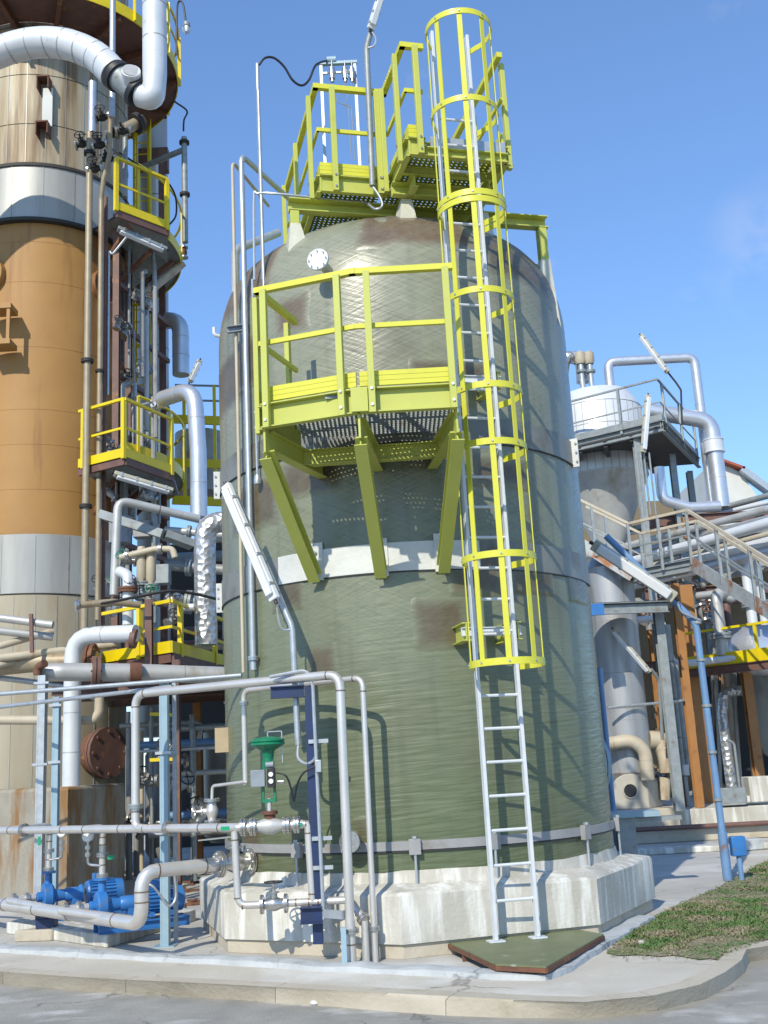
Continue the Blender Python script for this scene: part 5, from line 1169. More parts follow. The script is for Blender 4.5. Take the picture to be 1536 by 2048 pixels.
MB().bar(V(62, 1228, 15.8), V(64, 1305, 15.8), .05, .05, Vector((0, 1, 0))).build('pipe_clamp', 'brown_steel', label='brown vertical clamp holding the level pipes at left', cat='bracket')
pipe('white_drain', 'white drain pipe turning down from under the fat pipes at left', [V(-30, 1440, 15.7), V(186, 1441, 15.9), V(198, 1425, 15.9), V(199, 1395, 15.9)], RP(9, 15.9), 'pipe_beige', bend=.1, bands=.6, n=14)
pipe('white_drain', 'pale pipe in shade behind the two slim strut tubes', [V(-30, 1352, 16.4), V(130, 1372, 16.6), V(200, 1400, 16.8)], RP(6, 16.4), 'galv', n=10)
NM = {'galv': 'galvanised', 'pipe_grey': 'dark grey', 'alu_dull': 'dull silver', 'pipe_beige': 'beige', 'galv_weathered': 'weathered grey', 'post_blue': 'blue', 'foil': 'foil wrapped', 'flange_steel': 'bright steel'}
# ---- shaded bay between the column and the tank
random.seed(77)
bay = thing('pipe_bridge', 'rust brown steel pipe bridge spanning the shaded bay beside the tank', 'structure', V(330, 1700, 18.5)*1.0)
zb0 = V(340, 1380, 18.).z
for Y in (16.6, 18.2, 20.): MB().ibeam(Vector((-5.2, Y, zb0)), Vector((-1.9, Y, zb0)), .2, .12, .012).build('beam', 'brown_steel', bay)
for X, Y in ((-3.6, 20.), (-2.2, 20.0)): MB().ibeam(Vector((X, Y, 0)), Vector((X, Y, zb0-.1)), .16, .14, .012, Vector((0, 1, 0))).build('column', 'orange_steel', bay)
MB().prism([(-5.3, 16.4), (-1.2, 16.4), (-1.2, 23), (-5.3, 23)], zb0+.13, zb0+.17).build('deck', 'galv_weathered', bay)
for i in range(14):
    rv = random.Random(100+i); X = -4.9+rv.random()*2.8; Y = 17.2+rv.random()*3; mt_ = rv.choice(('galv', 'pipe_grey', 'alu_dull', 'pipe_beige', 'galv_weathered'))
    pipe('bay_pipe', 'slender '+NM[mt_]+' upright pipe in the shaded bay between column and tank', [Vector((X, Y, .05)), Vector((X, Y, zb0-.2-rv.random()*.5))], .02+.05*rv.random(), mt_, group=NM[mt_]+' upright pipes in the shaded bay', n=10)
for i in range(9):
    rv = random.Random(140+i); Y = 17+rv.random()*2.6; z = .7+rv.random()*2.2; x0 = -4.9+rv.random()*1; mt_ = rv.choice(('galv', 'alu_dull', 'pipe_grey', 'post_blue', 'foil'))
    pipe('bay_pipe', NM[mt_]+' level pipe crossing the shaded bay between column and tank', [Vector((x0, Y, z)), Vector((x0+1.2+rv.random()*1.5, Y+.2, z)), Vector((x0+1.2+rv.random()*1.5, Y+.2, z-.5))], .025+.05*rv.random(), mt_, group=NM[mt_]+' level pipes in the shaded bay', bend=.12, n=10)
for i in range(12):
    rv = random.Random(170+i); mt_ = ('flange_steel', 'pipe_grey', 'galv')[i % 3]; valve('bay_valve', NM[mt_]+' valve low in the shaded bay between column and tank', Vector((-4.4+rv.random()*2.4, 16.8+rv.random()*2, .5+rv.random()*1.8)), Vector((rv.uniform(-1, 1), .2, rv.uniform(-1, 1))), .07, mt=mt_, group=NM[mt_]+' valves in the shaded bay', up=Vector((rv.uniform(-.6, .6), -.7, .4)).normalized())
for i, (X, Y, r_, z0, z1, mt_, nm) in enumerate(((-3.2, 21.5, .55, .4, 2.6, 'grey_clad', 'upright grey drum standing deep in the shaded bay'), (-2.3, 19.2, .35, .3, 1.5, 'alu_dull', 'short silver drum low in the shaded bay'), (-4.2, 19.8, .3, .3, 2.2, 'pipe_grey', 'narrow dark drum beside the column in the shaded bay'))):
    MB().lathe((X, Y, 0), [(.01, z0), (r_*.8, z0), (r_, z0+.12), (r_, z1-.15), (r_*.75, z1-.03), (.01, z1)], 28).build('drum', mt_, label=nm, cat='drum')
MB().box((-2.6, 27, 3.7), (6.2, .3, 7.4)).build('shade_backdrop', 'shade_black', label='near-black backdrop wall standing in for deep shade at the back of the bay', cat='wall')  # added backdrop; the bay's shade is put into its colour
p = V(300, 1480, 16.8); gd = thing('bay_guard_rail', 'dark yellow guard rail inside the shaded bay', 'railing', Vector((p.x, 16.8, 0)))
MB().bar(V(300, 1428, 16.8), V(352, 1430, 16.8), .05, .05).build('rail', YP, gd); MB().bar(V(300, 1520, 16.8), V(352, 1518, 16.8), .05, .05).build('rail', YP, gd)
q2 = V(353, 1470, 16.8); MB().bar(Vector((q2.x, 16.8, .0)), Vector((q2.x, 16.8, V(353, 1395, 16.8).z)), .06, .06, Vector((0, 1, 0))).build('post', YP, gd)
# debris on the yard floor left of the plinth
for i in range(10):
    rv = random.Random(200+i); p = G(360+rv.random()*60, 1765+rv.random()*60); a_ = rv.random()*3; d = Vector((math.cos(a_), math.sin(a_), 0))
    MB().bar(p-d*(.1+.2*rv.random())+Z*.02, p+d*(.1+.2*rv.random())+Z*.025, .05, .03).build('scrap_timber', 'rust', label='strip of brown scrap lying on the yard floor left of the plinth', cat='scrap', group='scrap strips left of the plinth')
# structures seen above the lower platform, behind the silver downpipe
ty = thing('rear_gantry', 'yellow railed gantry with dark vessel far behind the silver downpipe', 'platform', V(400, 900, 24))
for py in (838, 925, 1000):
    MB().bar(V(345, py, 24), V(450, py+4, 24), .08, .2).build('beam', YP, ty)
for px in (370, 432): p = V(px, 1000, 24); MB().bar(Vector((p.x, 24, p.z)), Vector((p.x, 24, V(px, 770, 24).z)), .07, .07, Vector((0, 1, 0))).build('post', YP, ty)
MB().cyl(V(400, 990, 25), V(400, 870, 25), .6, n=24).build('vessel', 'pipe_grey', ty)
for py in (770, 800): MB().bar(V(350, py, 24), V(440, py+2, 24), .04, .04).build('rail', 'galv_weathered', ty)

for i in range(16):
    rv = random.Random(500+i); mt_, nm = rv.choice((('galv_weathered', 'weathered grey'), ('pipe_grey', 'dark grey'), ('alu_dull', 'dull silver'), ('pipe_beige', 'beige'), ('brown_steel', 'brown')))
    if i % 2:
        X = -4.3+rv.random()*2.6; Y = 24.5+rv.random()*1.5; pipe('gantry_pipe', nm+' upright pipe before the dark wall beside the silver downpipe', [Vector((X, Y, 3.2)), Vector((X, Y, 5.5+rv.random()*2.2))], .04+.1*rv.random(), mt_, group=nm+' upright pipes before the dark wall', n=10)
    else:
        z = 3.6+rv.random()*3.6; Y = 24.2+rv.random()*1.2; pipe('gantry_pipe', nm+' level pipe before the dark wall beside the silver downpipe', [Vector((-5, Y, z)), Vector((-1.6, Y, z))], .04+.1*rv.random(), mt_, group=nm+' level pipes before the dark wall', n=10)

# ---- rusty support frame and small lines between the two columns
sf = thing('support_frame', 'rusty brown steel frame between the orange column and the grey column', 'structure', V(245, 1240, 19.6))
for px, Y in ((236, 19.4), (262, 20.4), (334, 22.0)):
    p = V(px-6, 1240, Y); MB().ibeam(Vector((p.x, Y, 3.2)), Vector((p.x, Y, V(px, 430 if px < 300 else 300, Y).z)), .14, .12, .012, Vector((0, 1, 0))).build('post', 'brown_steel', sf)
for py in (560, 640, 745, 860, 985, 1080, 1180):
    a_ = V(228, py, 19.5); b = V(336, py+14, 21.8); MB().bar(a_, Vector((b.x, b.y, a_.z)), .08, .09).build('cross_member', 'brown_steel', sf)
for py in (600, 700, 920, 1030):
    a_ = V(230, py, 19.5); b = V(262, py+70, 20.3); MB().bar(a_, b, .05, .05).build('brace', 'rust', sf)
for i in range(22):
    rv = random.Random(700+i); mt_ = ('galv_weathered', 'pipe_grey', 'galv', 'alu_dull')[i % 4]; px = 226+rv.random()*110; Y = 18.9+rv.random()*2.2; y0 = 420+rv.random()*500; y1 = y0+150+rv.random()*350
    a_ = V(px, min(y1, 1270), Y); b = Vector((a_.x, Y, V(px, y0, Y).z)); hk = [b+Vector((rv.uniform(-.25, .3), .2, .1))] if i % 3 == 0 else []
    pipe('instrument_line', NM[mt_]+' small upright line on the frame between the two columns', [a_, b]+hk, .018+.035*rv.random()*(1 if i % 5 else 2), mt_, group=NM[mt_]+' small lines between the two columns', bend=.08, n=8)
for i in range(16):
    rv = random.Random(740+i); mt_ = ('pipe_grey', 'galv')[i % 2]; valve('frame_valve', NM[mt_]+' small valve on the rusty frame between the two columns', V(190+rv.random()*140, 560+rv.random()*640, 18.5+rv.random()*1.5), Vector((rv.uniform(-1, 1), .2, rv.uniform(-1, 1))), .04+.02*rv.random(), mt=mt_, group=NM[mt_]+' valves on the rusty frame', up=Vector((rv.uniform(-.6, .6), -.7, .3)).normalized(), wheel=bool(i % 3), wheel_mt=('black', 'rust')[i % 2])
for i, (px, py, w_, h_) in enumerate(((240, 1060, .35, .5), (318, 1150, .4, .35), (285, 1060, .3, .3))):
    MB().box(V(px, py, 19.2), (w_, .25, h_)).build('control_cabinet', ('box_grey', 'galv_weathered', 'pipe_grey')[i], label=('tall grey', 'wide weathered', 'small dark')[i]+' control cabinet on the rusty frame', cat='cabinet', bevel=.01)
for i, py in enumerate((1060, 1130, 1200)):
    pipe('bay_header', ('upper', 'middle', 'lower')[i]+' grey header pipe crossing behind the foil wrapped pipe', [V(330, py, 19.5+.4*i), V(450, py+10, 19.5+.4*i)], .07+.03*i, ('alu_dull', 'pipe_grey', 'galv_weathered')[i], n=12, flanges=((0, .4),), fl_mt='galv_weathered')
# ------------------------------------------------------------------ right-hand plant
mat('galv_rusty', (.40, .42, .42), (.30, .32, .32), 6, .5, .2, col3=(.30, .12, .04), thr3=(.5, .62), scale3=2.5)
mat('clad_silver', (.44, .45, .46), (.34, .35, .36), 1.5, .42, .45, stretch=(2, 2, .3), col3=(.26, .25, .22), thr3=(.54, .72), scale3=1.8, stretch3=(2.4, 2.4, .25))
HY = 26.7
hc = V(1196, 850, HY); hc.z = 0
def hzz(py): return V(1200, py, HY-1.0).z
hp_ = thing('hopper_vessel', 'silver hopper vessel with domed top and dull cone behind the tank', 'vessel', hc+Z*hzz(1060))
zt_, zd, zc, ze = hzz(800), hzz(768), hzz(940), hzz(1085)
MB().lathe(hc, [(1.13, zc), (1.13, zt_), (1.07, zt_+.12), (.86, zd+.02), (.42, zd+.12), (.01, zd+.15)], 48).build('shell', 'pipe_white', hp_)
MB().lathe(hc, [(1.125, zc+.002), (.32, ze), (.30, ze-.5)], 48).build('cone', 'alu_dull', hp_)
for z in (zt_-.02, zt_-.6, zc+.02): MB().lathe(hc, [(1.125, z-.012), (1.142, z), (1.125, z+.012)], 48).build('cladding_seam', 'alu_dull', hp_)
for i in range(18):
    a_ = R(-180)+math.pi*i/18; d = Vector((math.cos(a_), math.sin(a_), 0)); MB().bar(hc+d*1.13+Z*(zc+.02), hc+d*1.13+Z*(zt_-.03), .02, .008, d).build('panel_joint', 'alu_dull', hp_)
for px in (1165, 1183): 
    p = V(px, 765, 26.4); MB().cyl(p-Z*.6, p+Z*.55, .07, n=12).build('nozzle', 'galv', hp_); flange(hp_, p+Z*.3, Z, .13, .03, 'galv_weathered'); MB().lathe(p+Z*.5, [(.1, 0), (.14, .1), (.13, .3), (.05, .36)], 14).build('nozzle_cap', 'pipe_beige', hp_)
pipe('foil_elbow', 'silver foil elbow arching over the hopper top behind the tank edge', [V(1120, 790, 26.6), V(1128, 712, 26.6), V(1163, 718, 26.7), V(1166, 765, 26.7)], .17, 'foil', bend=.3, n=16)
# platform around the hopper
pz = V(1325, 850, 23.8).z
pe = [G(1120, 898, pz), G(1325, 850, pz), G(1398, 925, pz)]
hpl = thing('hopper_platform', 'grey steel platform with handrails round the silver hopper', 'platform', pe[1])
MB().prism([(p.x, p.y) for p in pe]+[(pe[0].x, pe[2].y+.3)], pz-.04, pz).build('deck', 'dark_steel', hpl)
for t in (.2, .45, .7): MB().ibeam(pe[0].lerp(pe[1], t)-Z*.13, pe[2].lerp(Vector((pe[0].x, pe[2].y+.3, pz)), 1-t)-Z*.13, .16, .1, .012).build('joist', 'dark_steel', hpl)
for a_, b in zip(pe[:-1], pe[1:]):
    MB().ibeam(a_-Z*.02, b-Z*.02, .26, .1, .014, channel=True).build('edge_beam', 'galv_weathered', hpl)
    MB().bar(a_+Z*.2, b+Z*.2, .015, .14).build('toe_board', 'galv_weathered', hpl)
rails(hpl, pe, 1.12, 'galv_weathered', post=.06, posts=[(0, .62), (1, .1), (1, .55), (1, .97), (0, .1)], rail=.045)
for p in (pe[0].lerp(pe[1], .85), pe[1].lerp(pe[2], .5), pe[2]): MB().ibeam(Vector((p.x-.2, p.y+.3, 2)), Vector((p.x-.2, p.y+.3, pz-.15)), .16, .15, .012, Vector((0, 1, 0))).build('column', 'galv_weathered', hpl)
pipe('arch_pipe', 'slim silver pipe arching from the hopper over its handrail', [V(1222, 790, 26.6), Vector((V(1221, 780, 26.6).x, 26.6, V(1219, 724, 26.6).z)), Vector((V(1388, 714, 26.6).x, 26.6, V(1219, 724, 26.6).z+.0)), Vector((V(1388, 714, 26.6).x, 26.6, V(1412, 1010, 26.6).z))], RP(10, 26.6), AL, bend=.22, n=16, bands=1.6, band_mt='alu_dull')
px_ = V(1441, 1000, 26.2)
pipe('hopper_outlet', 'thick silver pipe leaving the hopper and turning down with a white collar', [V(1290, 822, 26.2), Vector((px_.x, 26.2, V(1418, 842, 26.2).z)), Vector((px_.x, 26.2, px_.z-.2))], RP(17, 26.2), AL, bend=.42, n=20, bands=1.1, band_mt='alu_dull')
p = V(1427, 890, 26.2); p.x = px_.x; MB().lathe(p-Z*.22, [(.205, 0), (.26, .01), (.26, .04), (.245, .05), (.245, .32), (.26, .33), (.26, .36), (.205, .37)], 24).build('pipe_collar', 'pipe_white', label='white collar on the thick silver hopper outlet pipe', cat='sleeve')
pipe('low_return', 'silver bent pipe below the hopper platform', [V(1318, 935, 24.6), V(1325, 1000, 24.6), V(1380, 1015, 24.6), V(1440, 1012, 24.6)], RP(11, 24.6), AL, bend=.25, n=14)
lamp('tube_lamp', 'cream tube lamp tilted high above the hopper handrail', V(1281, 670, 23.6), V(1336, 745, 23.4), .115)
pipe('lamp_bracket', 'thin black bracket arm holding the high tilted lamp', [V(1328, 735, 23.45), V(1352, 765, 23.5), V(1362, 780, 23.5), V(1364, 850, 23.6)], .022, 'black_joint', cat='bracket', bend=.1, n=6)
lamp('tube_lamp', 'cream tube lamp hanging upright in front of the hopper platform', V(1296, 790, 23.2), V(1286, 905, 23.2), .125)
for i, dx in enumerate((0, 11, 22)): 
    p = V(1290+dx, 1030, 23.3); pipe('hopper_conduit', 'slender grey conduit on the steel below the upright lamp', [p, Vector((p.x, 23.3, V(1285+dx, 905, 23.3).z))], .022, 'galv_weathered', group='conduits below the upright lamp', cat='conduit', n=6)
# ---- building far right
by = 38.0; gA, gB, gC = V(1440, 925, by), V(1482, 945, by), V(1560, 1060, by)
bd = thing('far_building', 'white gabled building with red tile edge behind the silver pipes', 'building', Vector((gB.x, by, 0)))
zr = gA.z; b_ = MB(); X0, X1 = gA.x-.3, V(1600, 1000, by).x+3
prof = [(X0, 0), (X1, 0), (X1, gC.z-2.4), (gC.x, gC.z), (gB.x, gB.z), (gA.x, zr), (X0, zr+.02)]
b_.add([(x, by, z) for x, z in prof]+[(x, by+12, z) for x, z in prof], [tuple(range(7))]+[tuple(range(13, 6, -1))]+[(i, (i+1) % 7, 7+(i+1) % 7, 7+i) for i in range(7)]); b_.build('wall', 'wall_white', bd)
MB().bar(Vector((X0, by-.1, zr+.14)), Vector((gB.x+.05, by-.1, gB.z+.08)), .5, .09).build('roof', 'roof_red', bd)
MB().bar(Vector((gB.x-.05, by-.1, gB.z+.08)), Vector((X1, by-.1, gC.z-2.3)), .5, .22).build('verge', 'galv', bd)
# ---- block wall with square openings
wy = 33.0; w0, w1 = V(1150, 1400, wy).x, V(1400, 1400, wy).x; wzt = V(1300, 1000, wy).z
bw = thing('block_building', 'brown building wall pierced by square openings behind the silver vessel', 'building', ((w0+w1)/2, wy, 0))
MB().box(((w0+w1)/2, wy+.3, wzt/2), (w1-w0, .3, wzt)).build('wall', 'wall_brown', bw)
for px, py, sx, sy in ((1302, 1245, .32, .26), (1304, 1272, .26, .2), (1345, 1268, .2, .2), (1305, 1300, .5, .12), (1362, 1296, .5, .1), (1304, 1315, .4, .12), (1342, 1244, .2, .3), (1312, 1222, .4, .14), (1300, 1190, .4, .12), (1316, 1410, .28, .18), (1316, 1432, .22, .16), (1318, 1462, .2, .16), (1322, 1480, .2, .16)):
    p = V(px, py, wy+.1); MB().box(p, (sx, .06, sy)).build('window', 'cream', bw)
# ---- silver lower vessel
lv = V(1243, 1400, 23.0); lv.z = 0
lvt = thing('silver_vessel', 'tall silver vessel with dull skirt at ground level right of the tank', 'vessel', lv+Z*.5)
z0_, z1_ = V(1250, 1545, 23).z, V(1240, 1128, 23).z
MB().lathe(lv, [(.5, z0_), (.5, z1_-.1), (.42, z1_), (.3, z1_+.3), (.01, z1_+.35)], 40).build('shell', 'clad_silver', lvt)
MB().lathe(lv, [(.498, z0_+.02), (.56, z0_), (.54, z0_-.05), (.3, z0_-.6), (.2, z0_-.9)], 32).build('cone', 'pipe_grey', lvt)
for py in (1345, 1440, 1240, 1130): z = V(1243, py, 22.6).z; MB().lathe(lv, [(.496, z-.008), (.506, z), (.496, z+.008)], 40).build('cladding_seam', 'alu_dull', lvt)
for a_, zz in ((-120, .0), (-60, 0), (180, 0), (0, 0)): d = Vector((math.cos(R(a_)), math.sin(R(a_)), 0)); MB().bar(lv+d*.4+Z*.4, lv+d*.42+Z*(z0_-.05), .08, .08, d).build('leg', 'galv_weathered', lvt)
# ---- stairs and landing
sy = 21.5; lz_ = V(1330, 1150, sy).z; sl, sr = G(1268, 1162, lz_), G(1386, 1140, lz_)
stt = thing('stair_landing', 'grey stair landing with rails and rusty flight going down to the right', 'stairs', sl)
MB().prism([(sl.x, sl.y), (sr.x, sr.y), (sr.x+.2, sr.y+1.1), (sl.x+.2, sl.y+1.1)], lz_+.1, lz_+.15).build('deck', 'galv_weathered', stt)
MB().ibeam(sl+Z*.1, sr+Z*.1, .24, .09, .012, channel=True).build('edge_beam', 'galv_weathered', stt)
dn = V(1600, 1262, 18.3); dn0 = sr+Z*.12; up0 = V(1150, 1080, 22.4)
for off, nm in ((Vector((0, 0, 0)), 'stringer'), (Vector((.5, 1.0, 0)), 'stringer')):
    MB().bar(dn0+off+Vector((-.02, -.03, 0)), dn+off+Vector((-.02, -.03, 0)), .03, .26).build(nm, 'galv_rusty', stt)
    MB().bar(sl+Z*.1+off+Vector((-.02, -.03, 0)), up0+off+Vector((-.02, -.03, 0)), .03, .24).build(nm, 'galv_rusty', stt)
for k in range(14):
    t = (k+.5)/14; p = dn0.lerp(dn, t); MB().bar(p+Vector((.03, .06, 0)), p+Vector((.47, .94, 0)), .25, .03).build('tread', 'galv_weathered', stt)
for k in range(7):
    t = (k+.5)/7; p = (sl+Z*.1).lerp(up0, t); MB().bar(p+Vector((.03, .06, 0)), p+Vector((.47, .94, 0)), .25, .03).build('tread', 'galv_weathered', stt)
for off in (Vector((0, -.06, 0)), Vector((.5, 1.05, 0))):
    A_, B_, C2_, D_ = up0+Z*.95+off, sl+Z*1.2+off, sr+Z*1.2+off, dn+Z*.95+off
    for hh, ww in ((0, .055), (-.5, .03)):
        for a_, b in ((A_, B_), (B_, C2_), (C2_, D_)): MB().bar(a_+Z*hh, b+Z*hh, ww, ww).build('top_rail' if hh == 0 else 'mid_rail', 'pipe_beige' if hh == 0 else 'galv_weathered', stt)
    for a_, b, ts in ((A_, B_, (.35, .98)), (B_, C2_, (.5, .98)), (C2_, D_, (.3, .62, .95))):
        for t in ts: p = a_.lerp(b, t); MB().bar(p-Z*1.1, p, .055, .055, Vector((0, 1, 0))).build('post', 'galv_weathered', stt)
p = (sl+sr)/2
MB().ibeam(Vector((sr.x+.05, 22.75, 0.5)), Vector((sr.x+.05, 22.75, lz_)), .18, .15, .012, Vector((0, 1, 0))).build('column', 'orange_steel', stt)
# ---- pipe rack
rk_ = [(1165, 1115, 1560, 1012, 9, 'alu_dull', 'dull'), (1170, 1150, 1560, 1040, 13, 'pipe_white', 'upper white'), (1180, 1172, 1560, 1078, 12, 'pipe_white', 'second white'), (1185, 1190, 1560, 1098, 14, 'aluminium', 'silver'), (1280, 1060, 1560, 985, 8, 'galv_weathered', 'thin grey'), (1400, 1150, 1560, 1118, 11, 'pipe_white', 'lowest white'), (1420, 1045, 1560, 1018, 14, 'pipe_white', 'broad white'), (1190, 1098, 1400, 1060, 5, 'galv', 'slender'), (1180, 1128, 1560, 1030, 8, 'galv', 'narrow galvanised'), (1175, 1165, 1560, 1062, 7, 'pipe_beige', 'beige'), (1300, 1185, 1560, 1130, 9, 'alu_dull', 'low dull'), (1200, 1080, 1560, 1000, 6, 'pipe_white', 'slim white')]
for i, (x0, y0, x1, y1, r_, mt_, nm) in enumerate(rk_):
    a_ = V(x0, y0, 27.5+.25*i); b = G(x1, y1, a_.z); b = b if 12 < b.y < 40 else V(x1, y1, 22)
    pipe('rack_line', nm+' pipe on the rack climbing away behind the stair landing', [a_, b], RP(r_*.8, 25), mt_, n=14, bands=2.2, band_mt='alu_dull')
prk = thing('pipe_rack', 'dark steel pipe rack with orange columns right of the tank', 'structure', V(1450, 1620, 25.5)*1)
for i, (x0, Y) in enumerate(((1418, 24.6), (1478, 27.5), (1524, 24.6), (1340, 28.5), (1260, 30))):
    p = V(x0, 1600, Y); zt2 = V(x0-25, 1170 if i != 2 else 1335, Y).z; MB().ibeam(Vector((p.x, Y, .3)), Vector((p.x, Y, zt2)), .30 if i == 0 else .22, .28 if i == 0 else .2, .02, Vector((0, 1, 0))).build('column', 'orange_steel', prk)
    if i == 0: MB().box((p.x, Y, .36), (.5, .5, .06)).build('base_plate', 'rust', prk)
for py, Y in ((1045, 26), (1190, 26.5), (1335, 25)):
    a_ = V(1290, py, Y); MB().ibeam(a_, a_+Vector((6, -.2, 0)), .25, .16, .015).build('beam', 'brown_steel', prk)
MB().box(V(1420, 1120, 31)+Vector((2, 0, 0)), (7, 8, .1)).build('deck', 'galv_weathered', prk)
for i, (px, py) in enumerate(((1370, 1040), (1372, 1058), (1374, 1072), (1380, 1095))):
    p = V(px, py, 24.8); MB().box(p, (.14, .16, .12)).build('pipe_shoe', 'orange_steel', prk)
# vertical and bent pipes under the rack
for i, (x0, y0, x1, y1, Y, r_, mt_, nm) in enumerate(((1440, 1185, 1446, 1310, 23.6, 12, 'alu_dull', 'fat grey pipe dropping behind the blue lamp post'), (1395, 1170, 1400, 1330, 26, 6, 'pipe_beige', 'cream riser beside the orange rack column'), (1500, 1120, 1506, 1250, 24, 10, 'pipe_white', 'white pipe dropping from the rack above the yellow rail'), (1526, 1100, 1530, 1250, 24, 8, 'pipe_white', 'white riser at the far right of the rack'), (1455, 1200, 1462, 1290, 26, 8, 'brown_steel', 'rusty riser right of the fat grey pipe'))):
    p = V(x1, y1, Y); pipe('rack_riser', nm, [p, Vector((p.x, Y, V(x0, y0, Y).z)), Vector((p.x+.4, Y+.3, V(x0, y0, Y).z+.02))], RP(r_, Y), mt_, bend=.25, flanges=((0, .3),), fl_mt='galv_weathered')
pipe('crossing_pipe', 'grey elbowed pipe joining the rack beside the fat grey riser', [V(1395, 1192, 24.2), V(1440, 1187, 23.8), V(1462, 1200, 23.8), V(1470, 1190, 24)], RP(8, 24), 'alu_dull', bend=.2, n=12)
wz = V(1320, 1230, 24).z
a_ = V(1180, 1248, 24.4); pipe('white_service_pipe', 'thin white service pipe stepping down past the grey pole', [a_, Vector((V(1322, 1232, 24).x, 24., a_.z)), V(1345, 1330, 24), V(1545, 1308, 23)], RP(7, 24), 'pipe_white', bend=.25, n=12, bands=2.0)
# grey pole with low lamp
gp2 = V(1370, 1625, 23.8); pipe('grey_standpipe', 'thick grey standpipe rising from the low wall right of the vessel', [Vector((gp2.x, 23.8, .3)), Vector((gp2.x, 23.8, V(1335, 1250, 23.8).z))], RP(12, 23.8), 'galv_weathered', n=16, bands=1.0, band_mt='black_joint')
gp3 = V(1378, 1560, 23.5); pipe('slim_standpipe', 'slim grey standpipe with white junction box beside the thick one', [Vector((gp3.x, 23.5, V(1378, 1535, 23.5).z)), Vector((gp3.x, 23.5, V(1352, 1330, 23.5).z))], RP(4.5, 23.5), 'galv_weathered', n=8)
MB().box(V(1372, 1540, 23.4), (.11, .1, .22)).build('junction_box', 'white_plastic', label='white junction box low on the slim standpipe', cat='box', bevel=.01)
q = V(1372, 1640, 23.4); MB().bar(Vector((q.x, 23.4, 0)), Vector((q.x, 23.4, V(1370, 1550, 23.4).z)), .09, .09, Vector((0, 1, 0))).build('rusty_post', 'rust', label='rusty post standing before the low wall under the white junction box', cat='post')
lamp('tube_lamp', 'weathered cream tube lamp in front of the silver vessel', V(1226, 1258, 22.0), V(1300, 1345, 22.0), .1)
pipe('lamp_pole', 'bent grey arm holding the weathered lamp before the silver vessel', [V(1302, 1338, 22.), V(1318, 1360, 22.1), V(1325, 1480, 22.2)], .035, 'galv_weathered', bend=.2, cat='bracket', n=8)
pipe('cross_tube', 'slender pale tube crossing in front of the silver vessel', [V(1215, 1416, 22.2), V(1378, 1400, 22.8)], .03, 'galv', n=8)
# yellow platform at right edge
yz = V(1380, 1338, 24.2).z; ya_, yb_ = V(1378, 1338, 24.2), G(1600, 1312, yz)
yr = thing('right_platform', 'yellow edged platform with handrail at the right behind the blue post', 'platform', ya_)
yb_ = yb_ if 15 < yb_.y < 40 else V(1600, 1312, 22.5); yb_.z = yz
MB().bar(ya_+Z*.13, yb_+Z*.13, .03, .26).build('kick_plate', YP, yr); MB().ibeam(ya_-Z*.1, yb_-Z*.1, .18, .1, .012).build('edge_beam', 'brown_steel', yr)
MB().prism([(ya_.x, ya_.y+.02), (yb_.x, yb_.y+.02), (yb_.x, yb_.y+3), (ya_.x, ya_.y+3)], yz-.02, yz+.03).build('deck', 'galv_weathered', yr)
rails(yr, [ya_, yb_], .78, YP, post=.06, posts=[(0, .12), (0, .65), (0, .95)], rail=.055, mid=False)
p = V(1575, 1430, 25.5); p.z = 0; zv0, zv1 = V(1530, 1535, 25.5).z, V(1530, 1345, 25.5).z
MB().lathe(p, [(.01, zv0), (.3, zv0+.03), (.62, zv0+.3), (.72, zv0+.7), (.72, zv1+.4)], 36).build('hanging_vessel', 'grey_clad', label='grey round-bottomed vessel hanging under the right-hand platform', cat='vessel')
p = V(1540, 1300, 24.8); MB().lathe(p, [(.01, -1.0), (.3, -.95), (.55, -.7), (.58, 0), (.58, 2)], 28, (1, .2, 0)).build('horizontal_vessel', 'aluminium', label='silver lying vessel on the yellow edged platform', cat='vessel')
for i in range(16):
    rv = random.Random(300+i); mt_ = ('galv_weathered', 'pipe_grey', 'pipe_beige', 'alu_dull')[i % 4]; X = V(1385+rv.random()*150, 1450, 26).x; pipe('rack_drop', NM[mt_]+' narrow pipe in shade under the right-hand pipe rack', [Vector((X, 26+rv.random()*2, .4)), Vector((X, 26+rv.random()*.01, 3.4+rv.random()))], .025+.05*rv.random(), mt_, group=NM[mt_]+' narrow pipes under the right-hand rack', n=8)
MB().box((V(1440, 1500, 34).x+1, 34, 2.4), (9, .3, 4.8)).build('shade_backdrop', 'shade_black', label='near-black backdrop wall standing in for deep shade under the right-hand pipe rack', cat='wall')  # backdrop for the dark void under the rack, shade given as colour
pipe('foil_riser', 'dull foil wrapped riser behind the blue lamp post', [V(1465, 1590, 25), V(1445, 1430, 25), V(1448, 1385, 25), V(1490, 1380, 25.3)], RP(10, 25), 'foil', bend=.2)
pipe('hoop_tube', 'thin grey hoop tube standing right of the foil riser', [V(1482, 1600, 24), V(1468, 1485, 24), V(1452, 1480, 24)], .03, 'galv_weathered', bend=.15, n=8)
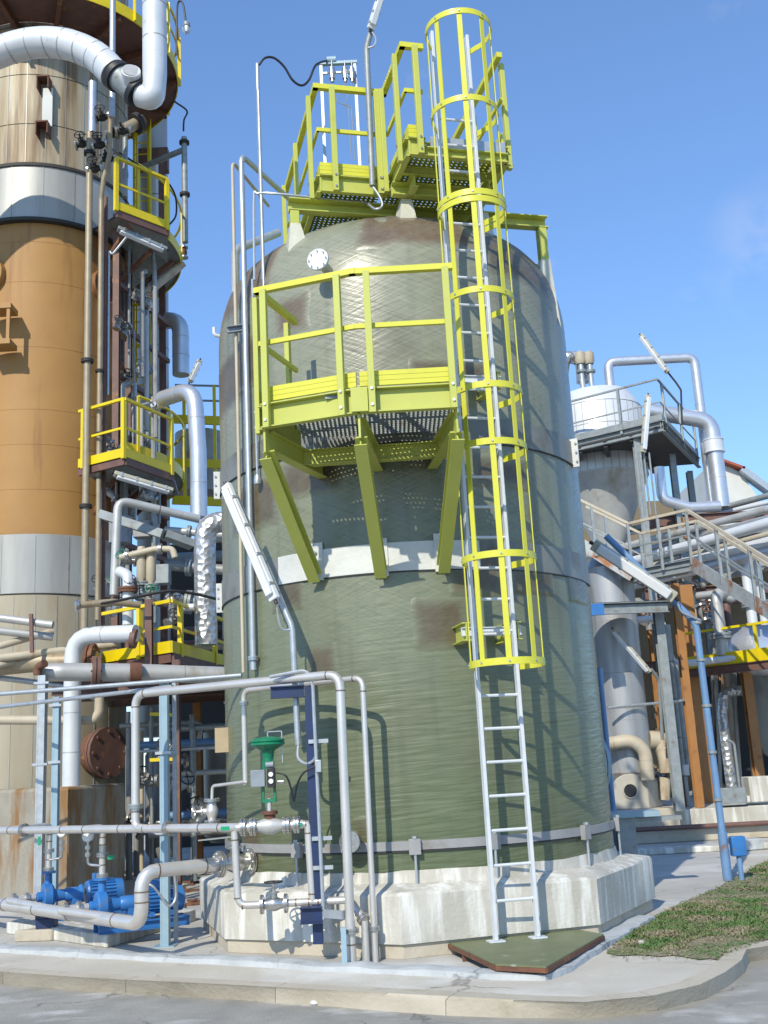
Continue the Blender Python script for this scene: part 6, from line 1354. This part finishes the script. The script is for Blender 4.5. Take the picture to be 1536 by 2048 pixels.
# ---- beige pump cover, pipes and low walls
sz = .55                                   # slab height of the plant floor at right
wl0, wl1 = G(1240, 1668, .0), G(1700, 1652, 0)
ws = 22.2; xa = V(1200, 1640, ws).x
st_ = thing('plant_slab', 'raised sandy concrete slab edge carrying the right-hand plant', 'slab', (xa+5, ws, 0))
xm_ = V(1372, 1640, ws).x
MB().box(((xa+xm_)/2-.5, ws+5, sz/2), (xm_-xa+1, 10, sz)).build('slab', 'concrete_warm', st_, bevel=.02); MB().box((xm_+7.02, ws+5.3, sz/2-.03), (14, 10, sz-.06)).build('slab', 'concrete', st_, bevel=.02)
for Y, z, h, mt_, nm in ((21.0, .0, .22, 'concrete_warm', 'low sandy kerb wall in front of the raised slab'), (18.7, .0, .10, 'concrete', 'low grey kerb strip across the concrete path')):
    x0_ = V(1262, 1680, Y).x; MB().box((x0_+8, Y, h/2+.003), (16, .35, h)).build('kerb_wall', mt_, label=nm, cat='kerb', bevel=.02)
pipe('floor_pipe', 'rust brown pipe laid level along the sandy kerb wall', [Vector((V(1262, 1668, 20.7).x, 20.7, .27)), Vector((V(1262, 1668, 20.7).x+12, 20.7, .27))], .045, 'brown_steel', n=10)
cz = V(1275, 1620, 22.6).z; cc3 = V(1264, 1618, 22.4); cw = .36
pcv = thing('pump_cover', 'beige hooded pump cover with round opening on the slab', 'pump', Vector((cc3.x, 22.5, sz)))
b_ = MB(); arc = [(-cw, 0), (cw, 0), (cw, .42)]+[(cw*math.cos(R(a_)), .42+cw*.75*math.sin(R(a_))) for a_ in range(15, 180, 15)]+[(-cw, .42)]
n_ = len(arc); dv_ = Vector((.55, .84, 0)); b0 = Vector((cc3.x, 22.4, sz))
b_.add([b0+Vector((x, 0, z)) for x, z in arc]+[b0+Vector((x, 0, z*.98))+dv_*.75 for x, z in arc], [tuple(range(n_)), tuple(range(2*n_-1, n_-1, -1))]+[(i, (i+1) % n_, n_+(i+1) % n_, n_+i) for i in range(n_)])
b_.build('hood', 'beige_cover', pcv, bevel=.02); MB().cyl(b0+Vector((0, -.006, .36)), b0+Vector((0, .02, .36)), .13, n=24).build('opening', 'black', pcv); MB().lathe(b0+Vector((0, 0, .36)), [(.13, -.0), (.15, -.0), (.15, -.03), (.13, -.03), (.13, 0)], 24, (0, 1, 0)).build('rim', 'beige_cover', pcv)
pipe('beige_elbow', 'beige insulated elbow pipe curving from behind the tank to the pump cover', [V(1205, 1490, 22.4), V(1262, 1480, 22.3), V(1290, 1500, 22.3), V(1296, 1560, 22.3)], RP(13, 22.3), 'pipe_beige', bend=.5, n=18, bands=.25, band_mt='beige_cover')
pipe('beige_elbow', 'thicker beige insulated elbow beside the thick grey standpipe', [V(1298, 1480, 22.9), V(1325, 1480, 22.9), V(1335, 1520, 22.8), V(1338, 1545, 22.8)], RP(18, 22.8), 'pipe_beige', bend=.5, n=20, bands=.3, band_mt='beige_cover')
pipe('beige_stub', 'narrow beige stub below the thicker beige elbow', [V(1330, 1555, 22.9), V(1328, 1600, 22.9)], RP(11, 22.9), 'pipe_beige', n=14)
for i in range(8):
    rv = random.Random(400+i); valve('floor_valve', 'small grey valve among the pipes behind the pump cover', V(1245+rv.random()*85, 1550+rv.random()*50, 23.2+rv.random()), Vector((rv.uniform(-1, 1), .2, rv.uniform(-1, 1))), .07, mt=rv.choice(('flange_steel', 'galv', 'pipe_grey')), group='valves behind the pump cover', up=Vector((rv.uniform(-.5, .5), -.8, .3)).normalized(), wheel_mt=rv.choice(('black', 'rust')))
# blue conduit on the tank edge and steel stub
bp_ = V(1212, 1500, 14.6); pipe('blue_riser', 'narrow blue pipe standing just behind the right edge of the tank', [Vector((bp_.x+.02, 14.6, .0)), Vector((bp_.x+.02, 14.6, V(1206, 1335, 14.6).z))], .035, 'post_blue', n=10)
MB().box(V(1194, 1219, 20.93), (.26, .08, .22)).build('blue_box', 'blue_paint', label='small bright blue box hanging on the dark walkway at the right edge of the tank', cat='box')
sx_ = V(1256, 1715, 14.2); ss = thing('steel_stub', 'blue grey rusty steel stub column with top plate beside the plinth', 'column', Vector((sx_.x, 14.2, 0)))
MB().ibeam(Vector((sx_.x, 14.2, .0)), Vector((sx_.x, 14.2, V(1256, 1632, 14.2).z)), .22, .22, .016, Vector((0, 1, 0))).build('column', 'galv_weathered', ss); zz_ = V(1256, 1628, 14.2).z
MB().box((sx_.x+.1, 14.25, zz_), (.62, .5, .07)).build('top_plate', 'strut_blue', ss); MB().box((sx_.x+.35, 14.2, zz_-.07), (.7, .2, .05)).build('arm', 'galv_weathered', ss)
# ---- blue lamp post
bp = G(1456, 1762); bl = thing('lamp_post', 'leaning blue lamp post with patched paint standing in the lawn', 'lamp post', bp)
zk = V(1405, 1245, bp.y).z; arm_end = V(1212, 1072, bp.y+.2)
MB().tube([bp, bp+Z*.6], .06, 14).build('sleeve', 'post_blue', bl)
MB().tube([bp+Z*.5, Vector((bp.x-.02, bp.y, zk)), arm_end], .046, 14, bend=.35).build('pole', 'post_blue', bl)
MB().box(bp+Vector((.17, -.02, .42)), (.18, .14, .24)).build('control_box', 'blue_paint', bl, bevel=.01); MB().cyl(bp+Vector((.17, -.02, 0)), bp+Vector((.17, -.02, .3)), .035, n=10).build('box_leg', 'post_blue', bl)
for z in (1.0, 1.6, 2.2, 2.8, 3.3): MB().lathe(bp+Vector((-.008, 0, z)), [(.056, -.02), (.062, -.015), (.062, .015), (.056, .02)], 14).build('clamp', 'galv_weathered', bl)
lamp('tube_lamp', 'long cream tube lamp slung beneath the arm of the blue lamp post', V(1186, 1088, bp.y-.1), V(1350, 1196, bp.y-.15), .16, down=Vector((.5, -1, -.9)))
pipe('lamp_cable', 'grey cable looping from the long cream lamp to the blue post', [V(1353, 1198, bp.y-.12), V(1362, 1222, bp.y-.1), V(1380, 1232, bp.y-.08), V(1400, 1240, bp.y-.05)], .016, 'galv', cat='cable', smooth=True, n=6)
MB().box(G(1492, 1700)+Z*.09, (.5, .3, .18), .2).build('channel_block', 'mortar', label='grey concrete block lying beyond the blue post base', cat='block', bevel=.02)
MB().box(Vector((V(1483, 1620, 22).x, 22.6, sz+.16)), (.5, .4, .3)).build('floor_box', 'galv_weathered', label='grey slatted box on the slab behind the blue post', cat='box', bevel=.01)
MB().box(Vector((V(1500, 1615, 22).x, 22.8, sz+.07)), (.7, .4, .12)).build('floor_block', 'wall_white', label='white flat block on the slab right of the grey box', cat='block', bevel=.01)
MB().box(Vector((V(1530, 1600, 22).x+.15, 22.8, sz+.25)), (.5, .5, .5)).build('column_pedestal', 'concrete', label='pale concrete pedestal under the far right rack column', cat='pedestal', bevel=.02)

# denser rack: cable trays, short cross pipes and steel behind the stair
for i, (x0, y0, x1, y1, w_, nm) in enumerate(((1190, 1075, 1300, 1050, .3, 'upper'), (1300, 1082, 1420, 1052, .35, 'wider'), (1195, 1210, 1330, 1195, .3, 'lower'))):
    MB().bar(V(x0, y0, 27.2), V(x1, y1, 27.0), w_, .1).build('cable_tray', 'galv_weathered', label=nm+' grey cable tray on the rack behind the stair landing', cat='cable tray')
for i in range(14):
    rv = random.Random(600+i); mt_ = ('galv_weathered', 'pipe_grey', 'pipe_beige', 'alu_dull')[i % 4]; px = 1200+rv.random()*330; py = 1090+rv.random()*120; Y = 25.5+rv.random()*2.5
    p = V(px, py, Y); k = rv.random(); q = p+(Vector((0, 0, -.5-rv.random())) if k < .5 else Vector((.5+rv.random()*.9, -.1, 0)))
    pipe('rack_branch', NM[mt_]+' short branch pipe within the crowded right-hand rack', [p, q], .035+.06*rv.random(), mt_, group=NM[mt_]+' short branches in the right-hand rack', flanges=((0, .5),), fl_mt='galv_weathered', n=10)
for i in range(10):
    rv = random.Random(640+i); valve('rack_valve', 'small rusty valve within the crowded right-hand rack', V(1290+rv.random()*240, 1140+rv.random()*200, 25.2+rv.random()*2), Vector((rv.uniform(-1, 1), .2, rv.uniform(-1, 1))), .08, mt='pipe_grey', group='valves in the right-hand rack', wheel_mt='rust', up=Vector((rv.uniform(-.5, .5), -.8, .3)).normalized())
MB().box((V(1400, 1150, 30).x+1.0, 30.5, 5.6), (7.5, .2, 3.6)).build('rack_screen_wall', 'wall_brown', label='brown wall behind the crowded right-hand pipe rack', cat='wall')

wk = V(1180, 1208, 21.0); we = V(1335, 1196, 21.4)
wkt = thing('low_walkway', 'dark steel walkway crossing in front of the upper silver vessel', 'platform', wk)
MB().prism([(wk.x-1.5, wk.y), (we.x, we.y), (we.x, we.y+1.0), (wk.x-1.5, wk.y+1.0)], wk.z, wk.z+.05).build('deck', 'dark_steel', wkt)
MB().ibeam(Vector((wk.x-1.5, wk.y, wk.z-.08)), Vector((we.x, we.y, wk.z-.08)), .22, .1, .012, channel=True).build('edge_beam', 'galv_weathered', wkt)
MB().ibeam(Vector((we.x-.1, we.y+.5, .5)), Vector((we.x-.1, we.y+.5, wk.z)), .2, .18, .012, Vector((0, 1, 0))).build('column', 'galv_weathered', wkt)
MB().ibeam(Vector((wk.x-1.3, wk.y+.5, 0)), Vector((wk.x-1.3, wk.y+.5, wk.z)), .2, .18, .012, Vector((0, 1, 0))).build('column', 'galv_weathered', wkt)
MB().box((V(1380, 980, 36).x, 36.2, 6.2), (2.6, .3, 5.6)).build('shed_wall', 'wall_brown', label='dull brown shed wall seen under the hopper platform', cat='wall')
